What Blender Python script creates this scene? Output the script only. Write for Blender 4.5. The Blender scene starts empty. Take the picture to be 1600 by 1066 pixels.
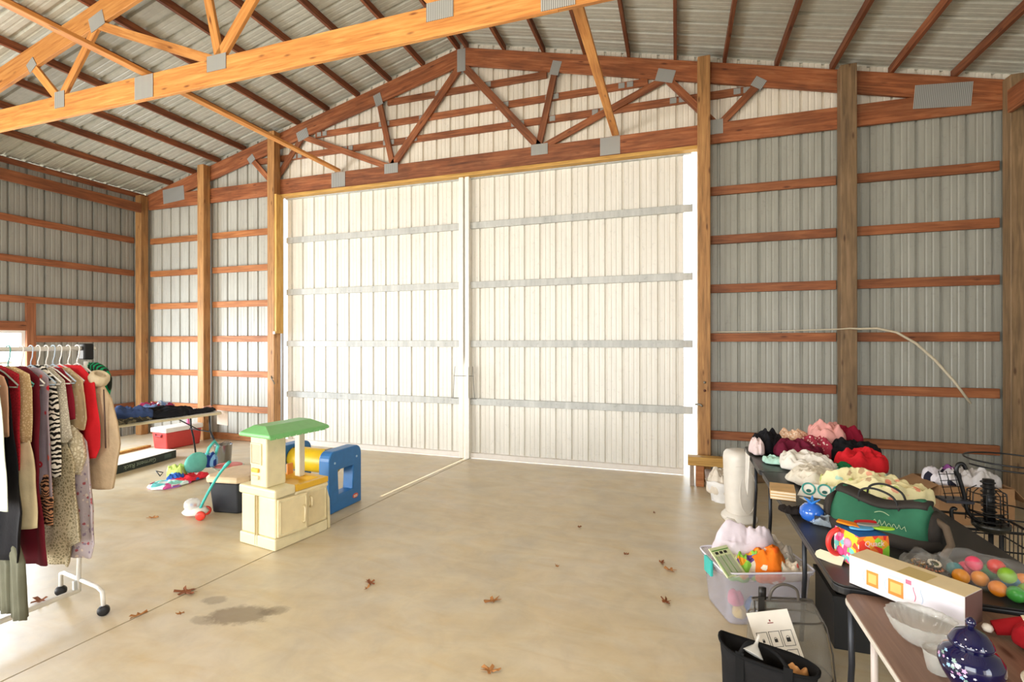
import bpy, bmesh, math, random
from mathutils import Vector, Matrix, noise
random.seed(7)
scene = bpy.context.scene
C = scene.collection
PI = math.pi
R = math.radians

# ---------------------------------------------------------------- camera
CAM_H = 1.73
YAW = R(18.408)
cd = bpy.data.cameras.new('camera'); cam = bpy.data.objects.new('camera', cd); C.objects.link(cam)
cam.location = (0, 0, CAM_H); cam.rotation_euler = (R(90), R(0.06), YAW)
cd.sensor_width = 36; cd.lens = 771.2 / 1600 * 36; cd.clip_end = 200; cd.clip_start = .03
scene.camera = cam

# ---------------------------------------------------------------- world, sun, daylight, exposure
w = bpy.data.worlds.new('sky'); scene.world = w; w.use_nodes = True
wn = w.node_tree.nodes; wn.clear()
bg = wn.new('ShaderNodeBackground'); wo = wn.new('ShaderNodeOutputWorld')
bg.inputs[0].default_value = (.80, .90, 1.0, 1); bg.inputs[1].default_value = 5.0
w.node_tree.links.new(bg.outputs[0], wo.inputs[0])
sd = bpy.data.lights.new('sun', 'SUN'); sd.energy = 10; sd.angle = R(.53); sd.color = (1, .93, .82)
sun = bpy.data.objects.new('sun', sd); C.objects.link(sun)
sun.rotation_euler = Vector((.09, 1, .72)).to_track_quat('Z', 'Y').to_euler()

def area(name, loc, target, sx, sy, power, col):
    l = bpy.data.lights.new(name, 'AREA'); l.shape = 'RECTANGLE'; l.size = sx; l.size_y = sy
    l.energy = power; l.color = col
    o = bpy.data.objects.new(name, l); C.objects.link(o); o.location = loc
    o.rotation_euler = (Vector(loc) - Vector(target)).to_track_quat('Z', 'Y').to_euler()
    return o
# daylight through the large side doorway, the side window and the doorway behind the photographer
area('side_doorway_daylight', (-9.3, -2.6, 1.2), (-1, 5.0, 3.2), 4.6, 2.2, 620, (1, .96, .90))
area('side_window_daylight', (-9.44, 4.2, 1.4), (-4, 5.6, .6), 1.1, .9, 190, (.78, .88, 1))
area('rear_doorway_daylight', (-3.4, -5.7, 1.9), (-3.0, 6, 1.5), 5.5, 3.2, 290, (1, .97, .92))
area('right_doorway_daylight', (3.3, -3.0, 1.5), (-3, 3, .5), 3.0, 2.2, 70, (1, .95, .88))
pl = bpy.data.lights.new('hanging_work_lamp', 'POINT'); pl.energy = 135; pl.color = (1, .86, .68); pl.shadow_soft_size = .18
po = bpy.data.objects.new('hanging_work_lamp', pl); C.objects.link(po); po.location = (-1.1, .7, 3.3)
scene.view_settings.view_transform = 'Standard'; scene.view_settings.look = 'None'
scene.view_settings.exposure = 0.0; scene.view_settings.gamma = 1; scene.view_settings.use_curve_mapping = False

# ---------------------------------------------------------------- node helpers
def srgb(h):
    if isinstance(h, str):
        h = h.lstrip('#'); h = [int(h[i:i+2], 16) / 255 for i in (0, 2, 4)]
    return tuple((c / 12.92 if c <= .04045 else ((c + .055) / 1.055) ** 2.4) for c in h) + (1,)
MATS = {}
def new_mat(name):
    m = bpy.data.materials.new(name); m.use_nodes = True
    return m, m.node_tree, m.node_tree.nodes['Principled BSDF']
def ramp(nt, fac, stops, interp='LINEAR'):
    r = nt.nodes.new('ShaderNodeValToRGB'); r.color_ramp.interpolation = interp
    e = r.color_ramp.elements
    while len(e) < len(stops): e.new(.5)
    for k, (p, c) in enumerate(stops):
        e[k].position = p; e[k].color = srgb(c) if isinstance(c, str) else c
    nt.links.new(fac, r.inputs[0]); return r.outputs[0]
def coords(nt, scale=(1, 1, 1), kind='Object', rot=(0, 0, 0)):
    t = nt.nodes.new('ShaderNodeTexCoord'); m = nt.nodes.new('ShaderNodeMapping')
    m.inputs['Scale'].default_value = scale; m.inputs['Rotation'].default_value = rot
    nt.links.new(t.outputs[kind], m.inputs[0]); return m.outputs[0]
def noise_tex(nt, vec, scale=5, detail=3, rough=.5, dist=0):
    n = nt.nodes.new('ShaderNodeTexNoise'); n.inputs['Scale'].default_value = scale
    n.inputs['Detail'].default_value = detail; n.inputs['Roughness'].default_value = rough
    n.inputs['Distortion'].default_value = dist
    nt.links.new(vec, n.inputs['Vector']); return n.outputs['Fac']
def bump(nt, b, fac, strength=.3, dist=.01):
    n = nt.nodes.new('ShaderNodeBump'); n.inputs['Strength'].default_value = strength; n.inputs['Distance'].default_value = dist
    nt.links.new(fac, n.inputs['Height']); nt.links.new(n.outputs[0], b.inputs['Normal'])
def mix(nt, fac, a, b, mode='MIX'):
    n = nt.nodes.new('ShaderNodeMix'); n.data_type = 'RGBA'; n.blend_type = mode
    for s, v in ((0, fac), (6, a), (7, b)):
        if isinstance(v, (int, float)): n.inputs[s].default_value = v
        elif isinstance(v, tuple): n.inputs[s].default_value = v
        else: nt.links.new(v, n.inputs[s])
    return n.outputs[2]

def plain(name, col, rough=.5, metal=0, bumpy=0, alpha=None, vary=0, trans=0, coat=0, sub=None):
    key = (name, col, rough, metal, bumpy, alpha, vary, trans, coat)
    if key in MATS: return MATS[key]
    m, nt, b = new_mat(name)
    c = srgb(col)
    b.inputs['Base Color'].default_value = c
    b.inputs['Roughness'].default_value = rough; b.inputs['Metallic'].default_value = metal
    if coat: b.inputs['Coat Weight'].default_value = coat
    if alpha is not None: b.inputs['Alpha'].default_value = alpha
    if trans: b.inputs['Transmission Weight'].default_value = trans
    v = coords(nt)
    n = noise_tex(nt, v, 14, 3)
    d = tuple(x * (1 - vary) for x in c[:3]) + (1,)
    l = tuple(min(1, x * (1.06 + vary * .4)) for x in c[:3]) + (1,)
    nt.links.new(ramp(nt, n, [(.3, d if vary else tuple(x * .93 for x in c[:3]) + (1,)), (.65, l if vary else c)]), b.inputs['Base Color'])
    if bumpy: bump(nt, b, noise_tex(nt, v, 60, 3), bumpy, .004)
    MATS[key] = m; return m

def wood(name, dark, midc, light, stain=0.0, rough=.62):
    """sawn board, grain along the object's own X axis"""
    key = ('wood', name)
    if key in MATS: return MATS[key]
    m, nt, b = new_mat(name)
    oi = nt.nodes.new('ShaderNodeObjectInfo')
    t = nt.nodes.new('ShaderNodeTexCoord'); add = nt.nodes.new('ShaderNodeVectorMath'); add.operation = 'ADD'
    sc = nt.nodes.new('ShaderNodeVectorMath'); sc.operation = 'SCALE'; sc.inputs[3].default_value = 37.0
    cx = nt.nodes.new('ShaderNodeCombineXYZ')
    for k in range(3): nt.links.new(oi.outputs['Random'], cx.inputs[k])
    nt.links.new(cx.outputs[0], sc.inputs[0]); nt.links.new(t.outputs['Object'], add.inputs[0]); nt.links.new(sc.outputs[0], add.inputs[1])
    mp = nt.nodes.new('ShaderNodeMapping'); mp.inputs['Scale'].default_value = (.9, 14, 14); nt.links.new(add.outputs[0], mp.inputs[0])
    n1 = noise_tex(nt, mp.outputs[0], 2.4, 5, .6, .6)
    mp2 = nt.nodes.new('ShaderNodeMapping'); mp2.inputs['Scale'].default_value = (2.2, 5, 5); nt.links.new(add.outputs[0], mp2.inputs[0])
    n2 = noise_tex(nt, mp2.outputs[0], 1.1, 3, .55, .4)
    base = ramp(nt, n1, [(.28, dark), (.5, midc), (.72, light)])
    blot = ramp(nt, n2, [(.35, (1, 1, 1, 1)), (.62, (1 - .55 * stain,) * 3 + (1,))])
    col = mix(nt, 1.0, base, blot, 'MULTIPLY')
    vo = nt.nodes.new('ShaderNodeTexVoronoi'); vo.inputs['Scale'].default_value = 1.0
    mp3 = nt.nodes.new('ShaderNodeMapping'); mp3.inputs['Scale'].default_value = (2.6, 9, 9); nt.links.new(add.outputs[0], mp3.inputs[0])
    nt.links.new(mp3.outputs[0], vo.inputs['Vector'])
    kn = ramp(nt, vo.outputs['Distance'], [(.05, (.25, .14, .08, 1)), (.14, (1, 1, 1, 1))])
    col = mix(nt, .8, col, kn, 'MULTIPLY')
    br = nt.nodes.new('ShaderNodeHueSaturation'); nt.links.new(col, br.inputs['Color'])
    ma = nt.nodes.new('ShaderNodeMapRange'); ma.inputs[3].default_value = .82; ma.inputs[4].default_value = 1.15
    nt.links.new(oi.outputs['Random'], ma.inputs[0]); nt.links.new(ma.outputs[0], br.inputs['Value'])
    nt.links.new(br.outputs[0], b.inputs['Base Color']); b.inputs['Roughness'].default_value = rough
    bump(nt, b, n1, .25, .004)
    MATS[key] = m; return m

W_POST = wood('treated_post_wood', '#7d5a33', '#a87846', '#bf9058', .25)
W_POSTG = wood('weathered_grey_post_wood', '#66503a', '#846949', '#98795a', .35)
W_RED = wood('reddish_truss_wood', '#6b3a20', '#93542f', '#ad7048', .55)
W_ORG = wood('orange_truss_wood', '#a8652c', '#c98742', '#dba05a', .15)
W_GIRT = wood('girt_wood', '#8a5029', '#ab6a38', '#c08350', .3)
W_GIRTR = wood('red_girt_wood', '#733f22', '#935631', '#a86b42', .4)
W_PURL = wood('purlin_wood', '#5c2f19', '#83492a', '#9c6038', .4)
W_YEL = wood('yellow_trim_wood', '#a97a33', '#d0a052', '#dfb668', .2)

def steel(name, a, b_, rough=.42, spec=.5, streak=.15, metal=0.0):
    key = ('steel', name)
    if key in MATS: return MATS[key]
    m, nt, b = new_mat(name)
    n = noise_tex(nt, coords(nt, (6, 6, .8)), 2.0, 4, .6)
    n2 = noise_tex(nt, coords(nt, (1, 1, 1)), 18, 4, .7)
    c = ramp(nt, n, [(.3, a), (.7, b_)])
    spots = ramp(nt, n2, [(.25, (1 - streak,) * 3 + (1,)), (.42, (1, 1, 1, 1))])
    nt.links.new(mix(nt, 1.0, c, spots, 'MULTIPLY'), b.inputs['Base Color'])
    b.inputs['Roughness'].default_value = rough; b.inputs['Specular IOR Level'].default_value = spec; b.inputs['Metallic'].default_value = metal
    MATS[key] = m; return m
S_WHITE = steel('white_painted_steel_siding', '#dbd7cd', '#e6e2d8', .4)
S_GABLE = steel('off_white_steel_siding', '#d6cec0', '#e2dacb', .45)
S_GREY = steel('siding_shaded_grey_beige', '#95948a', '#a3a298', .34)  # same white siding, its dimmer light put into a grey-beige colour
S_LEFT = steel('siding_shaded_pale_grey', '#a9a69c', '#b5b3a8', .4)  # siding again, with a milder shade put into the colour
S_LWALL = steel('siding_shaded_dull_grey', '#8b8a83', '#98978f', .4)  # darkest siding tone, shade of the left wall put into the colour
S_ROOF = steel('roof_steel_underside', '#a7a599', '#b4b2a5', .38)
GALV = steel('galvanised_steel', '#a9aaa6', '#c6c7c2', .45, streak=.3)
PLATE = steel('gusset_steel', '#8f9190', '#b2b3b0', .4, streak=.4, metal=.4)

# ---------------------------------------------------------------- mesh helpers
def link_mesh(name, verts, faces, m, parent=None, smooth=False, bevel=0, seg=2, uv=None):
    me = bpy.data.meshes.new(name); me.from_pydata([tuple(v) for v in verts], [], faces)
    me.validate(); me.update()
    if smooth:
        for p in me.polygons: p.use_smooth = True
    for mm in (m if isinstance(m, (list, tuple)) else [m]): me.materials.append(mm)
    o = bpy.data.objects.new(name, me); C.objects.link(o)
    if parent: o.parent = parent
    if bevel:
        b = o.modifiers.new('bevel', 'BEVEL'); b.width = bevel; b.segments = seg; b.limit_method = 'ANGLE'; b.angle_limit = R(40)
    return o
class MB:
    def __init__(s): s.v = []; s.f = []
    def add(s, vs, fs):
        n = len(s.v); s.v += [Vector(v) for v in vs]; s.f += [tuple(i + n for i in f) for f in fs]; return s
    def box(s, x0, x1, y0, y1, z0, z1, M=None):
        vs = [Vector((x, y, z)) for z in (z0, z1) for x, y in ((x0, y0), (x1, y0), (x1, y1), (x0, y1))]
        if M: vs = [M @ v for v in vs]
        return s.add(vs, [(3, 2, 1, 0), (4, 5, 6, 7), (0, 1, 5, 4), (1, 2, 6, 5), (2, 3, 7, 6), (3, 0, 4, 7)])
    def hexa(s, b, t):   # four bottom points, four top points, ccw
        return s.add(list(b) + list(t), [(3, 2, 1, 0), (4, 5, 6, 7), (0, 1, 5, 4), (1, 2, 6, 5), (2, 3, 7, 6), (3, 0, 4, 7)])
    def prism(s, pts, h, M=None):   # pts xy ccw, extruded z 0..h
        n = len(pts); vs = [Vector((p[0], p[1], 0)) for p in pts] + [Vector((p[0], p[1], h)) for p in pts]
        if M: vs = [M @ v for v in vs]
        return s.add(vs, [tuple(reversed(range(n))), tuple(range(n, 2 * n))] + [(i, (i + 1) % n, n + (i + 1) % n, n + i) for i in range(n)])
    def tube(s, pts, r, n=8, cap=True):
        pts = [Vector(p) for p in pts]; k = len(pts); rr = r if isinstance(r, (list, tuple)) else [r] * k
        base = len(s.v); up = None
        for i, p in enumerate(pts):
            t = (pts[min(i + 1, k - 1)] - pts[max(i - 1, 0)])
            t = t.normalized() if t.length > 1e-9 else Vector((0, 0, 1))
            if up is None: up = Vector((0, 0, 1)) if abs(t.z) < .9 else Vector((1, 0, 0))
            a = t.cross(up)
            if a.length < 1e-6: a = t.orthogonal()
            a.normalize(); up = a.cross(t).normalized()
            for j in range(n):
                an = 2 * PI * j / n; s.v.append(p + (a * math.cos(an) + up * math.sin(an)) * rr[i])
        for i in range(k - 1):
            for j in range(n):
                a0 = base + i * n + j; b0 = base + i * n + (j + 1) % n
                s.f.append((a0, b0, b0 + n, a0 + n))
        if cap:
            s.f.append(tuple(base + j for j in reversed(range(n)))); s.f.append(tuple(base + (k - 1) * n + j for j in range(n)))
        return s
    def lathe(s, prof, n=24, M=None, cap=True):
        base = len(s.v); k = len(prof)
        for r_, z in prof:
            for j in range(n):
                v = Vector((r_ * math.cos(2 * PI * j / n), r_ * math.sin(2 * PI * j / n), z)); s.v.append(M @ v if M else v)
        for i in range(k - 1):
            for j in range(n):
                a0 = base + i * n + j; b0 = base + i * n + (j + 1) % n
                s.f.append((a0, b0, b0 + n, a0 + n))
        if cap:
            s.f.append(tuple(base + j for j in reversed(range(n)))); s.f.append(tuple(base + (k - 1) * n + j for j in range(n)))
        return s
    def loft(s, rings, cap=True):
        base = len(s.v); n = len(rings[0])
        for r_ in rings: s.v += [Vector(p) for p in r_]
        for i in range(len(rings) - 1):
            for j in range(n):
                a0 = base + i * n + j; b0 = base + i * n + (j + 1) % n
                s.f.append((a0, b0, b0 + n, a0 + n))
        if cap:
            s.f.append(tuple(base + j for j in reversed(range(n)))); s.f.append(tuple(base + (len(rings) - 1) * n + j for j in range(n)))
        return s
    def grid(s, P):      # P rows of points, open sheet
        base = len(s.v); nr = len(P); nc = len(P[0])
        for r_ in P: s.v += [Vector(p) for p in r_]
        for i in range(nr - 1):
            for j in range(nc - 1):
                a0 = base + i * nc + j; s.f.append((a0, a0 + 1, a0 + nc + 1, a0 + nc))
        return s
    def obj(s, name, m, parent=None, smooth=False, bevel=0, seg=2):
        return link_mesh(name, s.v, s.f, m, parent, smooth, bevel, seg)
def cr(pts, k=6):
    P = [Vector(p) for p in pts]; out = []
    for i in range(len(P) - 1):
        a, b, c, d = P[max(i - 1, 0)], P[i], P[i + 1], P[min(i + 2, len(P) - 1)]
        for q in range(k):
            t = q / k; out.append(.5 * ((2 * b) + (c - a) * t + (2 * a - 5 * b + 4 * c - d) * t * t + (3 * b - a - 3 * c + d) * t ** 3))
    return out + [P[-1]]
def solid(o, t, off=-1):
    k = o.modifiers.new('thickness', 'SOLIDIFY'); k.thickness = t; k.offset = off; return o
def subd(o, n=1):
    k = o.modifiers.new('smooth', 'SUBSURF'); k.levels = n; k.render_levels = n; return o
def tag(o, label, cat, group=None):
    o['label'] = label; o['category'] = cat
    if group: o['group'] = group
    return o
def struct(o): o['kind'] = 'structure'; return o
def thing(name, label, cat, loc=(0, 0, 0), rz=0, group=None):
    o = bpy.data.objects.new(name, None); C.objects.link(o); o.location = loc; o.rotation_euler = (0, 0, rz); o.empty_display_size = .1
    return tag(o, label, cat, group)
def dup(root, loc=None, rz=None, label=None, group=None):
    r = root.copy(); C.objects.link(r)
    if loc is not None: r.location = loc
    if rz is not None: r.rotation_euler = (0, 0, rz)
    if label: r['label'] = label
    if group: r['group'] = group
    for ch in root.children:
        c = ch.copy(); C.objects.link(c); c.parent = r
        for g in ch.children:
            d = g.copy(); C.objects.link(d); d.parent = c
    return r
def board(name, p0, p1, wd, th, m, parent=None, face=(0, -1, 0), bevel=.003, cut=None):
    """board from p0 to p1, wd across the face, th along the face normal; local X runs along the grain"""
    p0 = Vector(p0); p1 = Vector(p1); x = (p1 - p0); L = x.length; x.normalize()
    f = Vector(face); f = (f - x * f.dot(x)).normalized(); z = x.cross(f).normalized() * -1
    if z.z < 0 or (abs(z.z) < 1e-6 and z.x < 0): z = -z
    y = z.cross(x)
    M = Matrix((x, y, z)).transposed().to_4x4(); M.translation = (p0 + p1) / 2
    o = MB().box(-L / 2, L / 2, -th / 2, th / 2, -wd / 2, wd / 2).obj(name, m, parent, bevel=bevel, seg=1)
    o.matrix_local = M; return o

# ---------------------------------------------------------------- the building
XC = -2.98; XL = -9.52; XR = 3.43; RS = .243; ZAP = 6.03
def zt(x): return ZAP - RS * abs(x - XC)          # top of the rafters
def zroof(x): return zt(x) + .098
YW = 6.70
def ribs(a, b, pitch=.2286, start=0.0, major=.028, minor=.004, wm=1.0):
    """corrugation profile: list of (position, depth); major ribs stand away from the room"""
    pts = [(a, 0)]
    k = math.floor((a - start) / pitch) - 1
    while start + k * pitch < b + pitch:
        c = start + k * pitch
        for d, h in ((-.019 * wm, 0), (-.011 * wm, major), (.011 * wm, major), (.019 * wm, 0), (.070, 0), (.076, minor), (.088, minor), (.094, 0), (.134, 0), (.140, minor), (.152, minor), (.158, 0)):
            if a < c + d < b: pts.append((c + d, h))
        k += 1
    pts.append((b, 0)); return pts
def sheet_y(name, x0, x1, y, zlo, zhi, m, parent=None, start=0.0, flip=1):
    mb = MB(); P = ribs(x0, x1, start=start)
    if x0 < XC < x1: P.append((XC, 0)); P.sort()
    mb.grid([[(x, y + flip * d, zlo(x)) for x, d in P], [(x, y + flip * d, zhi(x)) for x, d in P]])
    return mb
# door opening x -6.27..0.24, z 0..4.20
RSTART = -2.794 * .978
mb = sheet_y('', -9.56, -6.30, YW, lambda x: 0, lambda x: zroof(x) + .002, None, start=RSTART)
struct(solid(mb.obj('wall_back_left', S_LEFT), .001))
mb = sheet_y('', -6.30, .28, YW, lambda x: 4.22, lambda x: zroof(x) + .002, None, start=RSTART)
struct(solid(mb.obj('wall_back_gable', S_GABLE), .001))
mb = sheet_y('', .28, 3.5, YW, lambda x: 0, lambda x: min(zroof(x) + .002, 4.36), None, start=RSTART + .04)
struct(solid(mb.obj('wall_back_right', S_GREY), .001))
mb = sheet_y('', .28, 3.5, YW, lambda x: 4.36, lambda x: max(zroof(x) + .002, 4.361), None, start=RSTART + .04)
struct(solid(mb.obj('wall_back_upper', S_GABLE), .001))
def sheet_x(x, y0, y1, z0, z1, s):
    P = ribs(y0, y1, start=.1)
    return MB().grid([[(x + s * d, y, z0) for y, d in P], [(x + s * d, y, z1) for y, d in P]])
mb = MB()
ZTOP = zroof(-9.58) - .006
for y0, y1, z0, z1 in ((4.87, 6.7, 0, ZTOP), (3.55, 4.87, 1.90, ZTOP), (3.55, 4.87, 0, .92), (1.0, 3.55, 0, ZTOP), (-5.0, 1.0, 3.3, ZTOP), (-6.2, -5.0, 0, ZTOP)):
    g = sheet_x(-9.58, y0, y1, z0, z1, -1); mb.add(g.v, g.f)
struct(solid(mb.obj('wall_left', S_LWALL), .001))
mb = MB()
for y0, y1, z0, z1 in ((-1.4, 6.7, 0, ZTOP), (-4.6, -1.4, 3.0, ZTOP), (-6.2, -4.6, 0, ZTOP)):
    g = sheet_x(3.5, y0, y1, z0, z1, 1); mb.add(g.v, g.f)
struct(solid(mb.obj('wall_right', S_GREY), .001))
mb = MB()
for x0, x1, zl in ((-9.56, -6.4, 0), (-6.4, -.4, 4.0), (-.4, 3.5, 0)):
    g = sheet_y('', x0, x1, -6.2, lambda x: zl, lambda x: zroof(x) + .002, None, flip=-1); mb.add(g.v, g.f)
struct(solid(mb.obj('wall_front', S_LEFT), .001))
# roof: two corrugated slopes, ribs running down the slope
def slope(x0, x1):
    P = ribs(-6.6, 7.0, start=.05, major=.03, minor=.003, wm=1.45)
    return MB().grid([[(x0, y, zroof(x0) + d) for y, d in P], [(x1, y, zroof(x1) + d) for y, d in P]])
a = slope(-9.68, XC); b_ = slope(XC, 3.87); a.add(b_.v, b_.f)
struct(solid(a.obj('ceiling', S_ROOF), .001, 1))

# floor: concrete with saw joint, stains
def concrete():
    m, nt, b = new_mat('trowelled_concrete')
    v = coords(nt)
    n1 = noise_tex(nt, v, .55, 5, .62, .8); n2 = noise_tex(nt, v, 4.5, 6, .65, .5); n3 = noise_tex(nt, coords(nt, (1, 2.6, 1)), 1.7, 4, .6, 1.2)
    c1 = ramp(nt, n1, [(.3, '#c9beaa'), (.5, '#d6c8ab'), (.7, '#dccfba')])
    c2 = ramp(nt, n2, [(.3, (.86, .86, .87, 1)), (.6, (1, 1, 1, 1))])
    c3 = ramp(nt, n3, [(.38, (1, 1, 1, 1)), (.62, (.95, .90, .80, 1)), (.75, (.93, .84, .66, 1))])
    c = mix(nt, 1, mix(nt, 1, c1, c2, 'MULTIPLY'), c3, 'MULTIPLY')
    # oil and damp stain patches with a shape of their own
    def patch(cx, cy, r1, r2, ang, dk):
        nonlocal c
        mp = nt.nodes.new('ShaderNodeMapping'); mp.vector_type = 'TEXTURE'
        mp.inputs['Location'].default_value = (cx, cy, 0); mp.inputs['Rotation'].default_value = (0, 0, ang); mp.inputs['Scale'].default_value = (r1, r2, 1)
        t = nt.nodes.new('ShaderNodeTexCoord'); nt.links.new(t.outputs['Object'], mp.inputs[0])
        ln = nt.nodes.new('ShaderNodeVectorMath'); ln.operation = 'LENGTH'; nt.links.new(mp.outputs[0], ln.inputs[0])
        n = noise_tex(nt, v, 14, 5, .7)
        ad = nt.nodes.new('ShaderNodeMath'); ad.operation = 'MULTIPLY_ADD'; ad.inputs[1].default_value = 1.1
        nt.links.new(n, ad.inputs[0]); nt.links.new(ln.outputs['Value'], ad.inputs[2])
        f = ramp(nt, ad.outputs[0], [(.75, (1, 1, 1, 1)), (1.0, (0, 0, 0, 1))]) if False else None
        mr = nt.nodes.new('ShaderNodeMapRange'); mr.inputs[1].default_value = 1.25; mr.inputs[2].default_value = 1.6; mr.inputs[3].default_value = dk; mr.inputs[4].default_value = 0
        nt.links.new(ad.outputs[0], mr.inputs[0]); c = mix(nt, mr.outputs[0], c, srgb('#6b5a4a'))
    for p in STAINS: patch(*p)
    nt.links.new(c, b.inputs['Base Color']); b.inputs['Roughness'].default_value = .42
    rr = nt.nodes.new('ShaderNodeMapRange'); rr.inputs[3].default_value = .30; rr.inputs[4].default_value = .5
    nt.links.new(n2, rr.inputs[0]); nt.links.new(rr.outputs[0], b.inputs['Roughness'])
    bump(nt, b, n2, .08, .004)
    return m
STAINS = [(-2.62, 2.42, .22, .12, .35, .62), (-2.93, 2.50, .09, .06, .2, .45), (-2.78, 2.30, .10, .05, .1, .38), (-2.45, 2.52, .10, .06, .4, .5)]
CONC = concrete()
# slab in two pours with the open joint between
def jx(y): return -3.30 + (y - 1.0) * .072
mb = MB()
g = .006
for side in (-1, 1):
    if side < 0: P = [(-9.62, -6.3), (jx(-6.3) - g, -6.3), (jx(6.95) - g, 6.95), (-9.62, 6.95)]
    else: P = [(jx(-6.3) + g, -6.3), (3.55, -6.3), (3.55, 6.95), (jx(6.95) + g, 6.95)]
    mb.prism(P, .12, Matrix.Translation((0, 0, -.12)))
struct(mb.obj('floor', CONC))
JNT = plain('joint_dirt', '#5a4a38', .9)
struct(MB().prism([(jx(-6.3) - g, -6.3), (jx(-6.3) + g, -6.3), (jx(6.95) + g, 6.95), (jx(6.95) - g, 6.95)], .11, Matrix.Translation((0, 0, -.12))).obj('trim_1', JNT))
GRND = plain('pale_gravel_ground', '#c9bfae', .9, vary=.1)
struct(MB().box(-60, 60, -60, 60, -.5, -.13).obj('ground', GRND))

# ---- posts
def post(x, y0, z1, label, m=W_POST, wd=.145):
    o = board('wall_post', (x, y0 + .07, -.0), (x, y0 + .07, z1), wd, .14, m, face=(0, -1, 0), bevel=.006)
    return tag(o, label, 'post', 'wooden posts of the back wall')
YP = 6.48
post(-9.45, YP, zt(-9.45) - .02, 'wooden corner post where the left wall meets the back wall')
post(-7.91, YP, zt(-7.91) - .0, 'wooden wall post between the left corner and the tall sliding doors')
post(-6.36, YP, zt(-6.36) - .0, 'wooden door post at the left edge of the tall sliding doors')
post(.325, YP, zt(.325) - .0, 'orange wooden door post at the right edge of the tall sliding doors')
post(1.85, YP, zt(1.85) - .0, 'weathered grey brown post in the middle of the right wall section', W_POSTG, .16)
post(3.36, YP, zt(3.36) - .0, 'thick wooden corner post at the far right behind the wire stand', W_POSTG)
# posts further along the side walls (outside the frame, they carry the near truss)
# ---- girts
names = ['topmost', 'second', 'third', 'fourth', 'fifth', 'lowest']
for bay, (x0, x1, m, where) in enumerate(((-9.37, -7.99, W_GIRT, 'between the left corner post and the next post'), (-7.83, -6.44, W_GIRT, 'just left of the sliding doors'),
                        (.40, 1.77, W_GIRTR, 'just right of the sliding doors'), (1.94, 3.28, W_GIRTR, 'in the far right bay of the back wall'))):
    for k in range(6):
        z = 1.771 + .61 * (3 - k) if k < 6 else 0
        o = board('wall_girt', (x0, 6.665, z), (x1, 6.665, z), .105, .04, m)
        tag(o, '%s horizontal wooden girt %s' % (names[k], where), 'girt', 'horizontal girts of the back wall')
for k in range(6):
    z = 1.771 + .61 * (3 - k)
    y0 = -1 if k < 3 else (4.98 if k != 4 else 4.98)
    if k >= 3: y0 = 4.99
    o = board('wall_girt', (XL - .03, max(y0, 1.2), z), (XL - .03, 6.47, z), .105, .04, W_GIRTR, face=(1, 0, 0))
    tag(o, '%s horizontal wooden girt on the shaded left side wall' % names[k], 'girt', 'horizontal girts of the left wall')
for k, z in enumerate((5.44, 5.11, 4.81)):
    hw = (ZAP - z - .28) / RS
    o = board('gable_girt', (XC - hw, 6.68, z), (XC + hw, 6.68, z), .095, .036, W_RED)
    tag(o, '%s horizontal board across the gable behind the truss webs' % ('upper', 'middle', 'lower')[k], 'girt', 'horizontal boards in the gable')
# window framing on the left wall
struct(board('window_1', (XL - .03, 4.93, .0), (XL - .03, 4.93, 2.33), .12, .045, W_GIRTR, face=(1, 0, 0)))
struct(board('trim_2', (XL - .03, 3.5, 1.97), (XL - .03, 4.87, 1.97), .14, .045, W_GIRTR, face=(1, 0, 0)))
mb = MB()
mb.box(-9.60, -9.56, 4.82, 4.87, .92, 1.9).box(-9.60, -9.56, 3.55, 3.60, .92, 1.9).box(-9.60, -9.56, 3.6, 4.82, 1.86, 1.9).box(-9.60, -9.56, 3.6, 4.82, .92, .96).box(-9.6, -9.57, 3.6, 4.82, 1.39, 1.43)
struct(mb.obj('window_2', plain('white_vinyl', '#eeeeea', .4)))
# eave and header boards along the side walls
o = board('header_board', (-9.36, 6.47, 4.185), (-9.36, 1.0, 4.185), .17, .04, W_GIRTR, face=(1, 0, 0)); tag(o, 'wide header board along the top of the left side wall', 'board')
o = board('header_board', (3.27, 6.46, 4.20), (3.27, 1.0, 4.20), .235, .04, W_RED, face=(-1, 0, 0)); tag(o, 'wide header board nailed to the far right corner post', 'board')
o = board('eave_board', (-9.54, 6.7, 4.452), (-9.54, 1.0, 4.452), .08, .04, W_PURL, face=(1, 0, 0)); tag(o, 'dark eave board under the daylight gaps at the top of the left wall', 'board')
# splash boards on the floor line
o = board('splash_board', (-7.83, 6.665, .06), (-6.44, 6.665, .06), .11, .04, W_GIRT); tag(o, 'wooden splash board at floor level just left of the sliding doors', 'board')
o = board('splash_board', (-9.37, 6.665, .06), (-7.99, 6.665, .06), .11, .04, W_GIRT); tag(o, 'wooden splash board at floor level behind the red cooler', 'board')
o = board('splash_board', (.40, 6.665, .06), (3.28, 6.665, .06), .11, .04, W_POSTG); tag(o, 'wooden splash board at floor level of the right wall section', 'board')

# ---- purlins
cnt = 0
offs = [.07 + .58 * k for k in range(11)]
ordn = ['first', 'second', 'third', 'fourth', 'fifth', 'sixth', 'seventh', 'eighth', 'ninth', 'tenth', 'eleventh']
for side, nm in ((-1, 'left'), (1, 'right')):
    for k, d in enumerate(offs):
        x = XC + side * d
        o = board('roof_purlin', (x, 6.69, zt(x) + .049), (x, -6.1, zt(x) + .049), .088, .038, W_PURL, face=(1, 0, 0), bevel=0)
        tag(o, '%s roof purlin %s of the ridge, running front to back under the steel' % (ordn[k], nm), 'purlin', 'purlins of the %s roof slope' % nm)

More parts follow.
